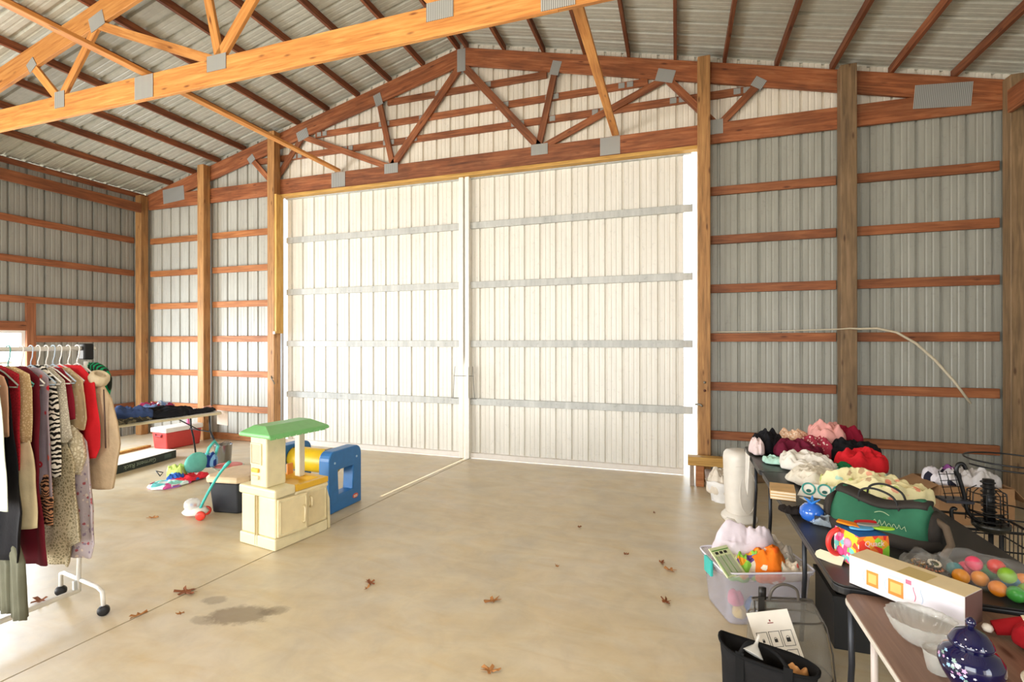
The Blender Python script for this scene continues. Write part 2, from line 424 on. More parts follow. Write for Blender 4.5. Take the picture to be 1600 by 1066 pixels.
# ---- trusses
def gusset_mat():
    m, nt, b = new_mat('nail_plate_steel')
    wv = nt.nodes.new('ShaderNodeTexWave'); wv.inputs['Scale'].default_value = 19; wv.bands_direction = 'X'
    nt.links.new(coords(nt), wv.inputs['Vector'])
    nt.links.new(ramp(nt, wv.outputs['Fac'], [(.2, '#7b7c7a'), (.6, '#b9bab6')]), b.inputs['Base Color'])
    b.inputs['Roughness'].default_value = .42; b.inputs['Metallic'].default_value = .35; return m
GUS = gusset_mat()
def truss(name, label, y, m, all_parts=True):
    t = thing(name, label, 'truss', (XC, y, 4.19))
    def L(x, z): return (x, 0, z - 4.19)
    zc = 4.315; ztc = lambda dx: ZAP - RS * abs(dx) - .128
    pt = .04
    H = 6.40
    for s in (-1, 1):
        board('top_chord', L(0, ztc(0)), L(s * H, ztc(H)), .25, pt + .001 * s, m, t)
    board('bottom_chord', L(-H, zc), L(-2.15, zc), .25, pt - .003, m, t); board('bottom_chord', L(-2.15, zc), L(2.15, zc), .25, pt - .003, m, t); board('bottom_chord', L(2.15, zc), L(H, zc), .25, pt - .003, m, t)
    zb = 4.44; T = lambda dx: ZAP - RS * abs(dx) - .24
    for s in (-1, 1):
        for a0, b0, wd in ((0, 1.18, .11), (1.40, 1.16, .09), (2.85, 1.22, .09), (2.87, 3.45, .09), (3.92, 3.5, .09)):
            board('web', L(s * a0, T(a0)), L(s * b0, zb - .02), wd, pt * .9, m, t)
    def plate(dx, z, wd, h, ang=0):
        for f in (-1, 1):
            o = MB().box(-wd / 2, wd / 2, -.002, .002, -h / 2, h / 2).obj('gusset_plate', GUS, t)
            o.location = (dx, f * (pt / 2 + .003), z - 4.19); o.rotation_euler = (0, ang, 0)
    plate(0, ZAP - .19, .13, .33)
    for s in (-1, 1):
        plate(s * 1.18, zb - .05, .24, .15); plate(s * 2.15, zc, .26, .235); plate(s * 3.45, zb - .05, .16, .18)
        plate(s * 1.41, T(1.4) + .03, .13, .19, s * .3); plate(s * 2.85, T(2.85) + .03, .22, .16, s * .3); plate(s * 3.93, T(3.93) + .02, .14, .12, s * .6)
        plate(s * 5.75, zc + .10, .52, .26, s * .08)
    return t
g1 = truss('roof_truss', 'reddish brown wooden truss flat against the white gable siding', 6.64, W_RED)
g2 = truss('roof_truss', 'bright orange wooden truss spanning overhead in the foreground', 3.6, W_ORG)
# small plates on the gable boards
def small_plate(dx, z):
    o = MB().box(-.045, .045, -.002, .002, -.035, .035).obj('gusset_plate', GUS, g1); o.location = (dx, .018, z - 4.19)
for dx, z in ((-2.5, 5.11), (.35, 5.44), (-.35, 5.44), (.62, 5.11), (-.62, 5.11), (-1.33, 5.11), (1.35, 5.11), (-.85, 4.81), (.85, 4.81), (1.3, 4.81), (-1.25, 4.81), (2.0, 4.81), (-2.0, 4.81), (3.0, 4.81), (2.35, 5.11), (-3.0, 4.81), (3.75, 4.81)):
    for e in (-.055, .055):
        o = MB().box(-.04, .04, -.002, .002, -.035, .035).obj('gusset_plate', GUS, g1); o.location = (dx + e, .016, z - 4.19)
# long braces lying on the bottom chords
o = board('truss_brace', (-5.13, 6.62, 4.462), (-5.13, -6, 4.462), .09, .038, W_ORG, face=(0, 0, 1)); tag(o, 'long brace board lying on the truss chords, left of the roof centre', 'board')
o = board('truss_brace', (-.76, 6.62, 4.462), (-.76, -6, 4.462), .09, .038, W_ORG, face=(0, 0, 1)); tag(o, 'long brace board lying on the truss chords, right of the roof centre', 'board')

# ---- sliding doors
def leaf(n, x0, x1, start):
    mb = sheet_y('', x0, x1, 6.745, lambda x: .05, lambda x: 4.185, None, start=start)
    t = struct(solid(mb.obj('door_%d' % n, S_WHITE), .001))
    for z in (3.43, 2.555, 1.69, .84):
        MB().box(x0 + .01, x1 + (.11 if n == 2 else -.01), 6.70, 6.742, z - .048, z + .048).obj('door_rail', GALV, t, bevel=.004, seg=1)
    MB().box(x0, x1 + (.10 if n == 2 else 0), 6.70, 6.742, 4.12, 4.185).obj('top_rail', GALV, t)
    MB().box(x0, x1, 6.69, 6.75, .012, .085).obj('bottom_trim', plain('pinkish_white_steel_trim', '#e9e2da', .4), t, bevel=.004, seg=1)
    return t
D1 = leaf(1, -6.26, -2.99, RSTART)
D2 = leaf(2, -2.91, .09, RSTART)
WH = plain('white_painted_trim', '#f0ece2', .4)
MB().box(-3.035, -2.965, 6.64, 6.76, .012, 4.185).obj('meeting_stile', WH, D1, bevel=.004, seg=1)
MB().box(-2.937, -2.872, 6.64, 6.76, .012, 4.185).obj('meeting_stile', WH, D2, bevel=.004, seg=1)
MB().box(-2.985, -2.92, 6.762, 6.770, 1.45, 4.18).obj('lap_strip', WH, D2)
struct(board('trim_3', (-6.30, 6.64, 4.155), (.26, 6.64, 4.155), .045, .11, W_YEL))
struct(board('trim_4', (-6.265, 6.56, 1.86), (-6.265, 6.56, 4.16), .15, .045, W_YEL, face=(1, 0, 0)))
# unseen white panel added outside, right of the doors, to block the sun
struct(MB().box(.25, .29, 6.75, 8.75, -.13, 6.2).obj('sun_blocker', WH))

# ================================================================ photograph-to-place helpers
_F = 771.2; _f = Vector((-math.sin(YAW), math.cos(YAW), 0)); _r = Vector((math.cos(YAW), math.sin(YAW), 0))
def _ray(u, v): return _r * ((u - 800) / _F) + Vector((0, 0, (533 - v) / _F)) + _f
def atz(u, v, z=0.0): d = _ray(u, v); return d * ((z - CAM_H) / d.z) + Vector((0, 0, CAM_H))
def aty(u, v, y): d = _ray(u, v); return d * (y / d.y) + Vector((0, 0, CAM_H))
def atx(u, v, x): d = _ray(u, v); return d * (x / d.x) + Vector((0, 0, CAM_H))

# ---------------------------------------------------------------- fabrics
def fabric(name, base, kind='plain', c2=None, c3=None, scale=10, bumps=.35, rough=.85, sheen=0):
    key = ('fab', name)
    if key in MATS: return MATS[key]
    m, nt, b = new_mat(name); v = coords(nt)
    d = tuple(x * .86 for x in srgb(base)[:3]) + (1,)
    c = ramp(nt, noise_tex(nt, v, 9, 3), [(.35, d), (.6, base)])
    if kind == 'blobs':      # printed flowers
        vo = nt.nodes.new('ShaderNodeTexVoronoi'); vo.inputs['Scale'].default_value = scale; nt.links.new(v, vo.inputs['Vector'])
        mx = mix(nt, ramp(nt, vo.outputs['Distance'], [(.22, (1, 1, 1, 1)), (.30, (0, 0, 0, 1))]), c, mix(nt, ramp(nt, vo.outputs['Color'], [(.45, (0, 0, 0, 1)), (.5, (1, 1, 1, 1))]), srgb(c2), srgb(c3 or c2)))
        c = mix(nt, ramp(nt, vo.outputs['Distance'], [(.07, (1, 1, 1, 1)), (.10, (0, 0, 0, 1))]), mx, srgb(base))
    elif kind == 'multi':    # many-coloured print
        vo = nt.nodes.new('ShaderNodeTexVoronoi'); vo.inputs['Scale'].default_value = scale; nt.links.new(v, vo.inputs['Vector'])
        sp = nt.nodes.new('ShaderNodeSeparateColor'); nt.links.new(vo.outputs['Color'], sp.inputs[0])
        cols = [base] + list(c2)
        c = ramp(nt, sp.outputs[0], [(k / len(cols), cc) for k, cc in enumerate(cols)], 'CONSTANT')
    elif kind == 'spots':    # separate printed motifs on the base colour
        vo = nt.nodes.new('ShaderNodeTexVoronoi'); vo.inputs['Scale'].default_value = scale; nt.links.new(v, vo.inputs['Vector'])
        sp = nt.nodes.new('ShaderNodeSeparateColor'); nt.links.new(vo.outputs['Color'], sp.inputs[0])
        cc = ramp(nt, sp.outputs[0], [(k / len(c2), x) for k, x in enumerate(c2)], 'CONSTANT')
        n = noise_tex(nt, v, scale * 2.2, 2)
        ad = nt.nodes.new('ShaderNodeMath'); ad.operation = 'MULTIPLY_ADD'; ad.inputs[1].default_value = .5
        nt.links.new(n, ad.inputs[0]); nt.links.new(vo.outputs['Distance'], ad.inputs[2])
        c = mix(nt, ramp(nt, ad.outputs[0], [(.52, (1, 1, 1, 1)), (.58, (0, 0, 0, 1))]), c, cc)
    elif kind == 'zebra':
        wv = nt.nodes.new('ShaderNodeTexWave'); wv.inputs['Scale'].default_value = scale; wv.inputs['Distortion'].default_value = 9; wv.inputs['Detail Scale'].default_value = 1.4
        wv.bands_direction = 'Z'; nt.links.new(v, wv.inputs['Vector'])
        c = mix(nt, ramp(nt, wv.outputs['Fac'], [(.45, (0, 0, 0, 1)), (.52, (1, 1, 1, 1))]), srgb(base), srgb(c2))
    elif kind == 'lace':
        vo = nt.nodes.new('ShaderNodeTexVoronoi'); vo.feature = 'DISTANCE_TO_EDGE'; vo.inputs['Scale'].default_value = scale; nt.links.new(v, vo.inputs['Vector'])
        c = mix(nt, ramp(nt, vo.outputs['Distance'], [(.10, (0, 0, 0, 1)), (.22, (1, 1, 1, 1))]), c, srgb(c2))
    elif kind == 'stripe':
        wv = nt.nodes.new('ShaderNodeTexWave'); wv.inputs['Scale'].default_value = scale; wv.bands_direction = 'X'; nt.links.new(v, wv.inputs['Vector'])
        c = mix(nt, ramp(nt, wv.outputs['Fac'], [(.4, (0, 0, 0, 1)), (.5, (1, 1, 1, 1))]), c, srgb(c2))
    nt.links.new(c, b.inputs['Base Color']); b.inputs['Roughness'].default_value = rough
    b.inputs['Specular IOR Level'].default_value = .25
    if bumps: bump(nt, b, noise_tex(nt, v, 55 if kind != 'plain' else 34, 4, .6), bumps, .006)
    MATS[key] = m; return m

def cloth_column(rings_spec, n=36, fold=.012, seed=0, k=7):
    """closed hanging cloth: rings_spec = list of (cx, cy, z, half width along x, half thickness along y)"""
    rnd = random.Random(seed); ph = [rnd.uniform(0, 6.28) for _ in range(4)]
    rings = []; zt_ = rings_spec[0][2]; zb = rings_spec[-1][2]
    for cx, cy, z, hw, ht in rings_spec:
        f = min(1, (zt_ - z) / max(.01, (zt_ - zb)) * 1.6)
        r_ = []
        for j in range(n):
            a = 2 * PI * j / n
            x = hw * math.copysign(abs(math.cos(a)) ** .8, math.cos(a)); y = ht * math.sin(a)
            wv = fold * f * (math.sin(x / max(.03, hw) * k + ph[0] + z * 2) + .5 * math.sin(x / max(.03, hw) * k * 2.1 + ph[1] - z * 3))
            r_.append((cx + x + fold * .3 * math.sin(z * 22 + ph[2] + a), cy + y + wv, z + .004 * f * math.sin(a * 3 + ph[3])))
        rings.append(r_)
    return rings
RX = -3.64
def garment(name, label, cat, Y, edge, m, th=.014, fold=.006, seed=0, left=None, k=7, parent=None, wmin=.05):
    """edge: (u, v) points down the edge of the garment that shows; hangs from the rail in the plane Y"""
    pts = [aty(u, v, Y) for u, v in edge]
    prof = []
    for i in range(len(pts) - 1):
        for q in range(5):
            f = q / 5; prof.append(pts[i].lerp(pts[i + 1], f))
    prof.append(pts[-1])
    spec = []
    for i, p in enumerate(prof):
        xl = 2 * RX - p.x if left is None else left
        xl = min(xl, p.x - wmin)
        spec.append(((p.x + xl) / 2, Y, p.z, (p.x - xl) / 2, th * (1 if 1 < i else .35 + .3 * i)))
    mb = MB().loft(cloth_column(spec, fold=fold, seed=seed, k=k))
    o = mb.obj(name, m, parent, smooth=True)
    if label: tag(o, label, cat, None)
    return o

# ---------------------------------------------------------------- garment rack
def build_rack():
    PW = plain('white_powder_coat', '#ece9e2', .35); BK = plain('black_plastic', '#17171a', .45)
    t = thing('garment_rack', 'white rolling garment rack at the left edge holding a row of hung clothes', 'clothes rack', (-3.72, 2.17, 0))
    L = lambda *p: (p[0] + 3.72, p[1] - 2.17, p[2])
    mb = MB().tube([L(-3.72, 2.17, .09), L(-3.64, 2.17, 1.60)], .0125, 12); mb.obj('upright', PW, t, True)
    mb = MB().tube([L(-3.78, .72, .09), L(-3.66, .72, 1.60)], .0125, 12); mb.obj('upright', PW, t, True)
    mb = MB().tube([L(RX, .66, 1.685), L(RX, 2.22, 1.685)], .0135, 12); mb.obj('hanging_rail', PW, t, True)
    MB().tube([L(-3.72, 2.17, .10), L(-3.77, .72, .10)], .016, 12).obj('base_bar', PW, t, True)
    for y in (2.17, .72):
        MB().tube([L(-3.98, y + .05, .055), L(-3.98, y + .05, .15), L(-3.93, y + .04, .165), L(-3.50, y - .02, .165), L(-3.44, y - .03, .15), L(-3.43, y - .03, .055)], .0125, 10).obj('foot', PW, t, True)
        for x, yy in ((-3.98, y + .05), (-3.43, y - .03)):
            M = Matrix.Translation(L(x, yy, .033)) @ Matrix.Rotation(R(90), 4, 'Y') @ Matrix.Rotation(R(30), 4, 'X')
            MB().lathe([(.012, -.022), (.028, -.020), (.033, -.008), (.033, .008), (.028, .020), (.012, .022)], 18, M).obj('caster', BK, t, True)
        MB().box(-.03, .03, -.03, .03, -.06, .045, Matrix.Translation(L(RX, y, 1.672))).obj('end_cap', BK, t, bevel=.008)
    MB().box(-.010, .010, -.03, .014, .09, .17, Matrix.Translation(L(-3.72, 2.17, 0))).obj('bracket', GALV, t, bevel=.003)
build_rack()
# hangers
def hanger(label, y, m, r_=.0032, wd=.21, drop=0, tilt=0):
    t = MB()
    hk = [(RX + .022 * math.cos(a), y, 1.685 + .022 * math.sin(a)) for a in [R(x) for x in range(-20, 200, 20)]]
    hk = [(RX + .012, y, 1.655)] + hk if False else hk
    pts = list(reversed(hk)) + [(RX + .015, y, 1.64), (RX, y, 1.61), (RX, y, 1.585)]
    t.tube(pts, r_, 6)
    sh = [(RX, y, 1.59), (RX + wd * .45, y + tilt * .5, 1.555), (RX + wd, y + tilt, 1.49), (RX + wd * .96, y + tilt, 1.478), (RX, y, 1.475), (RX - wd * .96, y - tilt, 1.478), (RX - wd, y - tilt, 1.49), (RX - wd * .45, y - tilt * .5, 1.555), (RX, y, 1.59)]
    t.tube(sh, r_ * 1.25, 6)
    o = t.obj('clothes_hanger', m, None, True)
    return tag(o, label, 'hanger', 'hangers on the clothes rack')
HW = plain('white_plastic', '#f4f2ee', .35); HT = plain('teal_plastic_hanger', '#4fa59a', .4); HG = plain('grey_green_plastic_hanger', '#9aa89f', .4); HB = plain('pale_blue_plastic_hanger', '#b9cde0', .4)
for lab, y, m, ti in (('cream hanger holding the pale blouse nearest the left edge', 1.63, HW, .01), ('grey green hanger in front of the bright red blouse', 1.715, HG, .0),
                  ('teal hanger above the cream lace dress', 1.775, HT, .01), ('white hanger holding the burgundy dress', 1.835, HW, .0),
                  ('pale blue hanger above the grey dress with red flowers', 1.88, HB, .01), ('white hanger holding the zebra print top', 1.915, HW, .0),
                  ('white hanger holding the cream crochet top', 1.955, HW, .01), ('pale blue hanger holding the short burgundy top', 1.99, HB, .0),
                  ('white hanger holding the tan blouse', 2.025, HW, .01), ('white hanger holding the bright red cardigan', 2.07, HW, .0), ('thick white hanger holding the fleece sweater beside the end cap', 2.12, HW, .0)):
    hanger(lab, y, m, .0045 if 'thick' in lab else .0032, tilt=ti)

F = fabric
garment('blouse', 'pale mint green blouse at the very left edge of the clothes rack', 'blouse', 1.60, [(-34, 570), (-4, 586), (4, 640), (12, 740), (14, 800)], F('mint_cotton', '#cdd5c8'), seed=1)
garment('blouse', 'narrow peach sleeve of a blouse hanging before the black dress', 'blouse', 1.655, [(-20, 575), (6, 588), (12, 605), (14, 640), (14, 682)], F('peach_cotton', '#d9ac8f'), seed=2)
garment('dress', 'long black dress hanging near the left edge of the rack', 'dress', 1.70, [(-10, 578), (13, 592), (18, 640), (30, 730), (34, 800), (28, 878)], F('black_jersey', '#141318'), seed=3, fold=.014)
garment('blouse', 'bright red sheer blouse shoulder showing under a grey green hanger', 'blouse', 1.735, [(2, 570), (30, 584), (33, 620), (34, 700), (33, 735)], F('red_lace', '#b01f2c', 'lace', '#8a1420', scale=60), seed=4)
t = garment('dress', 'cream dress with a ruched beige lace bodice', 'dress', 1.775, [(22, 572), (45, 584), (49, 610), (48, 690)], F('beige_lace', '#c9ad7c', 'lace', '#dcc79c', scale=70, bumps=.8), seed=5, fold=.006)
garment('skirt_panel', None, None, 1.775, [(47, 688), (53, 740), (56, 800), (57, 826)], F('cream_satin', '#dccba4', rough=.6), seed=6, fold=.014, parent=t, th=.024)
garment('dress', 'long plain burgundy dress hanging beside the cream dress', 'dress', 1.825, [(40, 572), (62, 590), (64, 640), (64, 760), (71, 830), (73, 884)], F('burgundy_jersey', '#6a1322'), seed=7, fold=.012)
t = garment('dress', 'grey chiffon dress printed with red and pink flowers', 'dress', 1.872, [(60, 574), (76, 590), (78, 640), (83, 720), (84, 775)], F('grey_floral_chiffon', '#a99aa4', 'blobs', '#c22a35', '#e5604f', scale=14), seed=8, fold=.009)
garment('skirt_panel', None, None, 1.872, [(80, 742), (84, 780), (84, 820)], F('tiger_print', '#c9926a', 'zebra', '#2a1c18', scale=16), seed=9, parent=t)
garment('blouse', 'black and white zebra print top on the rack', 'top', 1.912, [(68, 570), (86, 592), (90, 625), (94, 700), (95, 745)], F('zebra_print', '#e9e2d4', 'zebra', '#15120f', scale=11), seed=10)
garment('blouse', 'cream crochet knit top with a pointed hem', 'top', 1.95, [(80, 574), (100, 594), (104, 620), (108, 660), (113, 683), (104, 692)], F('crochet_knit', '#b9b1a0', 'lace', '#d8d2c2', scale=85, bumps=.9), seed=11, fold=.01)
garment('blouse', 'short burgundy top between the crochet top and the tan blouse', 'top', 1.985, [(96, 574), (110, 594), (115, 625), (117, 655)], F('wine_jersey', '#85182a'), seed=12)
garment('skirt', 'long cream lace skirt hanging lowest in the middle of the rack', 'skirt', 1.965, [(104, 690), (116, 720), (121, 780), (128, 845), (112, 852), (107, 884)], F('cream_lace', '#c9bb9c', 'lace', '#8f8467', scale=55, bumps=.9), seed=13, left=-3.86, fold=.012, th=.018)
garment('skirt', 'long lavender floral skirt beside the rack upright', 'skirt', 2.03, [(120, 668), (136, 690), (142, 760), (146, 850), (140, 872)], F('lavender_floral', '#bdb0b4', 'spots', ['#8f7f92', '#d8c9bd', '#a85a60'], scale=34), seed=14, left=-3.80, fold=.012, th=.02)
garment('blouse', 'tan floral blouse with a ruffled sleeve next to the red cardigan', 'blouse', 2.02, [(108, 574), (130, 594), (134, 620), (136, 655), (133, 672), (120, 668)], F('tan_floral', '#c2a981', 'spots', ['#dcc6b4', '#b98a72', '#cbb897'], scale=26), seed=15, fold=.01)
garment('scarf', 'cream ruffled lace scarf bunched below the tan blouse', 'scarf', 2.0, [(114, 664), (128, 680), (130, 715), (122, 742)], F('ruffled_lace', '#cdbfa0', 'lace', '#e8dfc8', scale=45, bumps=1), seed=16, fold=.016, k=11, left=-3.72, th=.02)
garment('cardigan', 'bright red cardigan hanging before the fleece sweater', 'cardigan', 2.07, [(126, 570), (146, 594), (151, 630), (157, 672), (159, 700), (152, 716)], F('bright_red_knit', '#cf2029'), seed=17, fold=.012)
t = garment('fleece_sweater', 'oatmeal fleece zip sweater at the right end of the rack', 'sweater', 2.125, [(148, 592), (160, 600), (174, 624), (184, 660), (188, 695), (182, 735), (176, 764)], F('oatmeal_fleece', '#c4ab8b', bumps=1), seed=18, fold=.006, th=.032, left=-3.74)
cp = aty(150, 580, 2.10)
o = MB().lathe([(.040, -.055), (.052, -.045), (.056, -.015), (.050, .008), (.038, .018), (.030, .012), (.032, 0), (.030, -.03)], 22, Matrix.Translation((cp.x + .012, 2.115, cp.z - .028)) @ Matrix.Rotation(R(34), 4, 'Y')).obj('collar', F('fleece_collar', '#d9c8a8', bumps=1), t, True)
p = [aty(u, v, 2.072) for u, v in ((155, 608), (157, 660), (158, 700))]
MB().tube([(q.x + .022, 2.083, q.z) for q in p], .004, 6).obj('zip', plain('dark_zip', '#4a342c', .5), t, True)
garment('jacket', 'green and black sports jacket behind the rack end cap', 'jacket', 2.20, [(152, 566), (166, 576), (172, 590), (171, 604), (167, 618)], F('green_jacket_cloth', '#159a63', 'stripe', '#20251f', scale=11), seed=19, left=-3.66, th=.03)
# trousers hanging low at the left: two legs
t = thing('trousers', 'olive grey trousers hanging lowest at the left of the rack', 'trousers', (RX, 1.72, 1.4))
for e in ([(6, 840), (18, 880), (20, 957)], [(24, 840), (36, 880), (39, 968)]):
    pts = [aty(u, v, 1.72) for u, v in e]; pr = []
    for i in range(2):
        for q in range(4): pr.append(pts[i].lerp(pts[i + 1], q / 4))
    pr.append(pts[-1])
    spec = [(p.x - RX - .045, 0, p.z - 1.4, .05, .022) for p in pr]
    MB().loft(cloth_column(spec, fold=.006, seed=len(e))).obj('trouser_leg', F('olive_grey_twill', '#6b6a58'), t, True)
MB().box(-.16, .16, -.02, .02, -.02, .03, Matrix.Translation((-.02, 0, aty(20, 836, 1.72).z - 1.4))).obj('waistband', F('olive_grey_twill', '#6b6a58'), t, bevel=.01)

# ---------------------------------------------------------------- crumpled cloth heaps
def heap(name, label, cat, c, rx, ry, h, m, rz=0, seed=0, fold=.35, n=60, rings=22, parent=None, group=None, flat=.5, lob=.30):
    rnd = random.Random(seed); off = Vector((rnd.uniform(0, 50), rnd.uniform(0, 50), rnd.uniform(0, 50)))
    mb = MB(); ca, sa = math.cos(rz), math.sin(rz); c = Vector(c)
    P = []
    for i in range(rings + 1):
        s_ = i / rings
        for_r = []
        for j in range(n):
            a = 2 * PI * j / n
            q = Vector((math.cos(a), math.sin(a), 0))
            wob = 1 + lob * noise.noise(q * 1.3 + off) + .10 * noise.noise(q * 4 + off)
            rr = math.sin(s_ * PI / 2) ** .8 * wob
            x, y = q.x * rr * rx, q.y * rr * ry
            base = (1 - s_ ** 2.6) ** flat if s_ < 1 else 0
            nz = noise.noise(Vector((x / rx * 2.1, y / ry * 2.1, 0)) + off)
            w2 = noise.noise(Vector((x * 6, y * 6, 2)) + off) * .9
            rid = 1 - abs(noise.noise(Vector((x * 9 + w2, y * 16 + w2 * 2, 7)) + off)) * 2
            rid2 = 1 - abs(noise.noise(Vector((x * 26 + w2 * 3, y * 17 - w2, 3)) + off)) * 2
            rid3 = 1 - abs(noise.noise(Vector((x * 42 - w2 * 2, y * 48 + w2 * 4, 9)) + off)) * 2
            am = min(h, .10) * fold
            z = h * base * (1 + .28 * nz) + am * min(1, base * 1.6) * ((rid - .62) * 1.25 + (rid2 - .62) * .75 + (rid3 - .6) * .35)
            z = max(z, .004 if s_ < .98 else .002) if s_ < 1 else .0015
            for_r.append((c.x + x * ca - y * sa, c.y + x * sa + y * ca, c.z + z))
        P.append(for_r)
    base = 0; mb.v = [Vector(p) for r_ in P for p in r_]
    for i in range(rings):
        for j in range(n):
            a0 = i * n + j; b0 = i * n + (j + 1) % n; mb.f.append((a0, a0 + n, b0 + n, b0))
    mb.f.append(tuple(range(rings * n, (rings + 1) * n))[::-1])
    o = mb.obj(name, m, parent, True)
    subd(o, 1)
    if label: tag(o, label, cat, group)
    return o

def folding_table(name, label, c, rz, Lx, Wy, h, top_m, edge_m, leg_m, legs, group=None, lean=0.0, edge_t=.04, cross=True):
    t = thing(name, label, 'table', (c[0], c[1], 0), rz, group)
    pts = []
    for cx, cy, a0 in ((Lx / 2 - .05, Wy / 2 - .05, 0), (-Lx / 2 + .05, Wy / 2 - .05, 90), (-Lx / 2 + .05, -Wy / 2 + .05, 180), (Lx / 2 - .05, -Wy / 2 + .05, 270)):
        for q in range(5): a = R(a0 + q * 22.5); pts.append((cx + .05 * math.cos(a), cy + .05 * math.sin(a)))
    MB().prism(pts, .006, Matrix.Translation((0, 0, h - .006))).obj('tabletop', top_m, t)
    p2 = [(x * (1 + .004 / abs(x)) if x else x, y) for x, y in pts]
    MB().prism([(x * 1.004, y * 1.006) for x, y in pts], edge_t - .008, Matrix.Translation((0, 0, h - edge_t))).obj('edge_band', edge_m, t, bevel=.006)
    for lx, sgn in legs:
        for s in (-1, 1):
            y = s * (Wy / 2 - .07)
            MB().tube([(lx, y * .80, h - edge_t), (lx + sgn * .01, y * .78, h * .62), (lx + sgn * lean * .4, y * .86, h * .42), (lx + sgn * lean, y * 1.15, .012)] if lean else [(lx, y * .96, h - edge_t), (lx, y * .95, h * .5), (lx, y, .008)], .0125, 10).obj('leg', leg_m, t, True)
        if cross: MB().tube([(lx + sgn * .005, -(Wy / 2 - .07) * .88, h * .60), (lx + sgn * .005, (Wy / 2 - .07) * .88, h * .60)], .009, 8).obj('cross_bar', leg_m, t, True)
        MB().tube([(lx, 0, h * .60), (lx - sgn * .35, 0, h - edge_t - .005)], .008, 8).obj('brace', leg_m, t, True)
    return t
DK = plain('dark_metal_tube', '#22242a', .35, metal=.3)
LT = folding_table('folding_table', 'white folding table with a pile of jeans in the left corner', (-6.76, 4.62), R(90 - 10.4), 1.83, .76, .715, plain('white_laminate', '#e9e5dc', .4), plain('beige_table_edge', '#d8c7a2', .45), DK, ((.80, 1), (-.72, -1)), lean=.14)
Z0 = .7165
DEN = F('blue_denim', '#4a5d86', 'plain', bumps=.6); DEN2 = F('dark_denim', '#1c2233', bumps=.6); BLK = F('black_cotton', '#15151a', bumps=.5); CAMO = F('camouflage_cotton', '#5b5440', 'multi', ['#37352a', '#7d745a', '#2a2823'], scale=26)
def on(u, v, z): p = atz(u, v, z); return (p.x, p.y, z)
heap('jeans', 'mid blue jeans bundled at the left end of the white table', 'jeans', (-6.62, 4.02, Z0), .20, .17, .13, DEN, seed=1)
heap('jeans', 'blue jeans with a peaked fold in the middle of the white table', 'jeans', (-6.66, 4.44, Z0), .24, .17, .16, F('mid_denim', '#3a4c74', bumps=.6), seed=2, rz=.5)
heap('trousers', 'camouflage trousers along the front edge of the white table', 'trousers', (-6.44, 4.25, Z0), .11, .36, .06, CAMO, seed=3)
heap('trousers', 'long black trousers folded across the white table', 'trousers', (-6.52, 4.78, Z0), .20, .36, .12, BLK, seed=4, rz=-.3)
heap('shirt', 'pink and pale blue shirt on top of the black trousers on the white table', 'shirt', (-6.80, 4.94, Z0), .15, .24, .16, F('pink_blue_plaid', '#9c2b50', 'multi', ['#7b97c8', '#c8d3ea', '#b13a62'], scale=11), seed=5)
heap('trousers', 'black trousers at the right end of the white table', 'trousers', (-6.42, 5.24, Z0), .12, .26, .055, F('faded_black_cotton', '#1d1d22', bumps=.5), seed=6)
heap('cap', 'small peach coloured cap at the far right corner of the white table', 'cap', (-6.52, 5.46, Z0), .09, .07, .06, F('peach_felt', '#d79a83'), seed=7)
heap('trousers', 'dark brown trousers at the near left corner of the white table', 'trousers', (-6.42, 3.95, Z0), .09, .14, .05, F('brown_cotton', '#37262a', bumps=.5), seed=8)
o = MB().box(-.14, .14, -.003, .003, -.21, 0).obj('paper_sign', plain('peach_paper', '#ecd8c8', .7)); o.location = (-6.40, 5.60, .70); o.rotation_euler = (0, 0, R(-12))
tag(o, 'blank pale paper sign hanging from the corner of the white table', 'sign')

# red cooler
def build_cooler():
    t = thing('cooler', 'red picnic cooler with a white lid under the left table', 'cooler', (-7.83, 6.0, 0), R(-3))
    RED = plain('red_cooler_plastic', '#c8403c', .4); 
    b, tp = .92, 1.0
    x, y = .17, .30
    MB().hexa([(-x * b, -y * b, .002), (x * b, -y * b, .002), (x * b, y * b, .002), (-x * b, y * b, .002)], [(-x, -y, .27), (x, -y, .27), (x, y, .27), (-x, y, .27)]).obj('body', RED, t, bevel=.02, seg=3)
    MB().box(-.185, .185, -.315, .315, .272, .345).obj('lid', plain('white_lid_plastic', '#f3efe9', .4), t, bevel=.015, seg=3)
    for s in (-1, 1):
        h_ = MB().box(-.08, .08, s * .315 - .012, s * .315 + .012, .20, .225).obj('handle', plain('dark_red_plastic', '#8c2a2c', .45), t, bevel=.005)
        for e in (-.07, .07): MB().lathe([(.010, 0), (.010, .016)], 12, Matrix.Translation((e, s * .31, .235)) @ Matrix.Rotation(R(90 * s), 4, 'X')).obj('hinge_pin', plain('dark_pin', '#4a2526', .5), t)
build_cooler()
o = MB().lathe([(.026, .001), (.028, .01), (.028, .07), (.022, .085), (.012, .09), (.012, .10), (.017, .102), (.017, .115), (.001, .116)], 20).obj('pink_bottle', plain('pink_bottle_plastic', '#cf5f8a', .35), None, True); o.location = (-7.74, 6.12, .3465); tag(o, 'small pink bottle standing on the white lid of the red cooler', 'bottle')
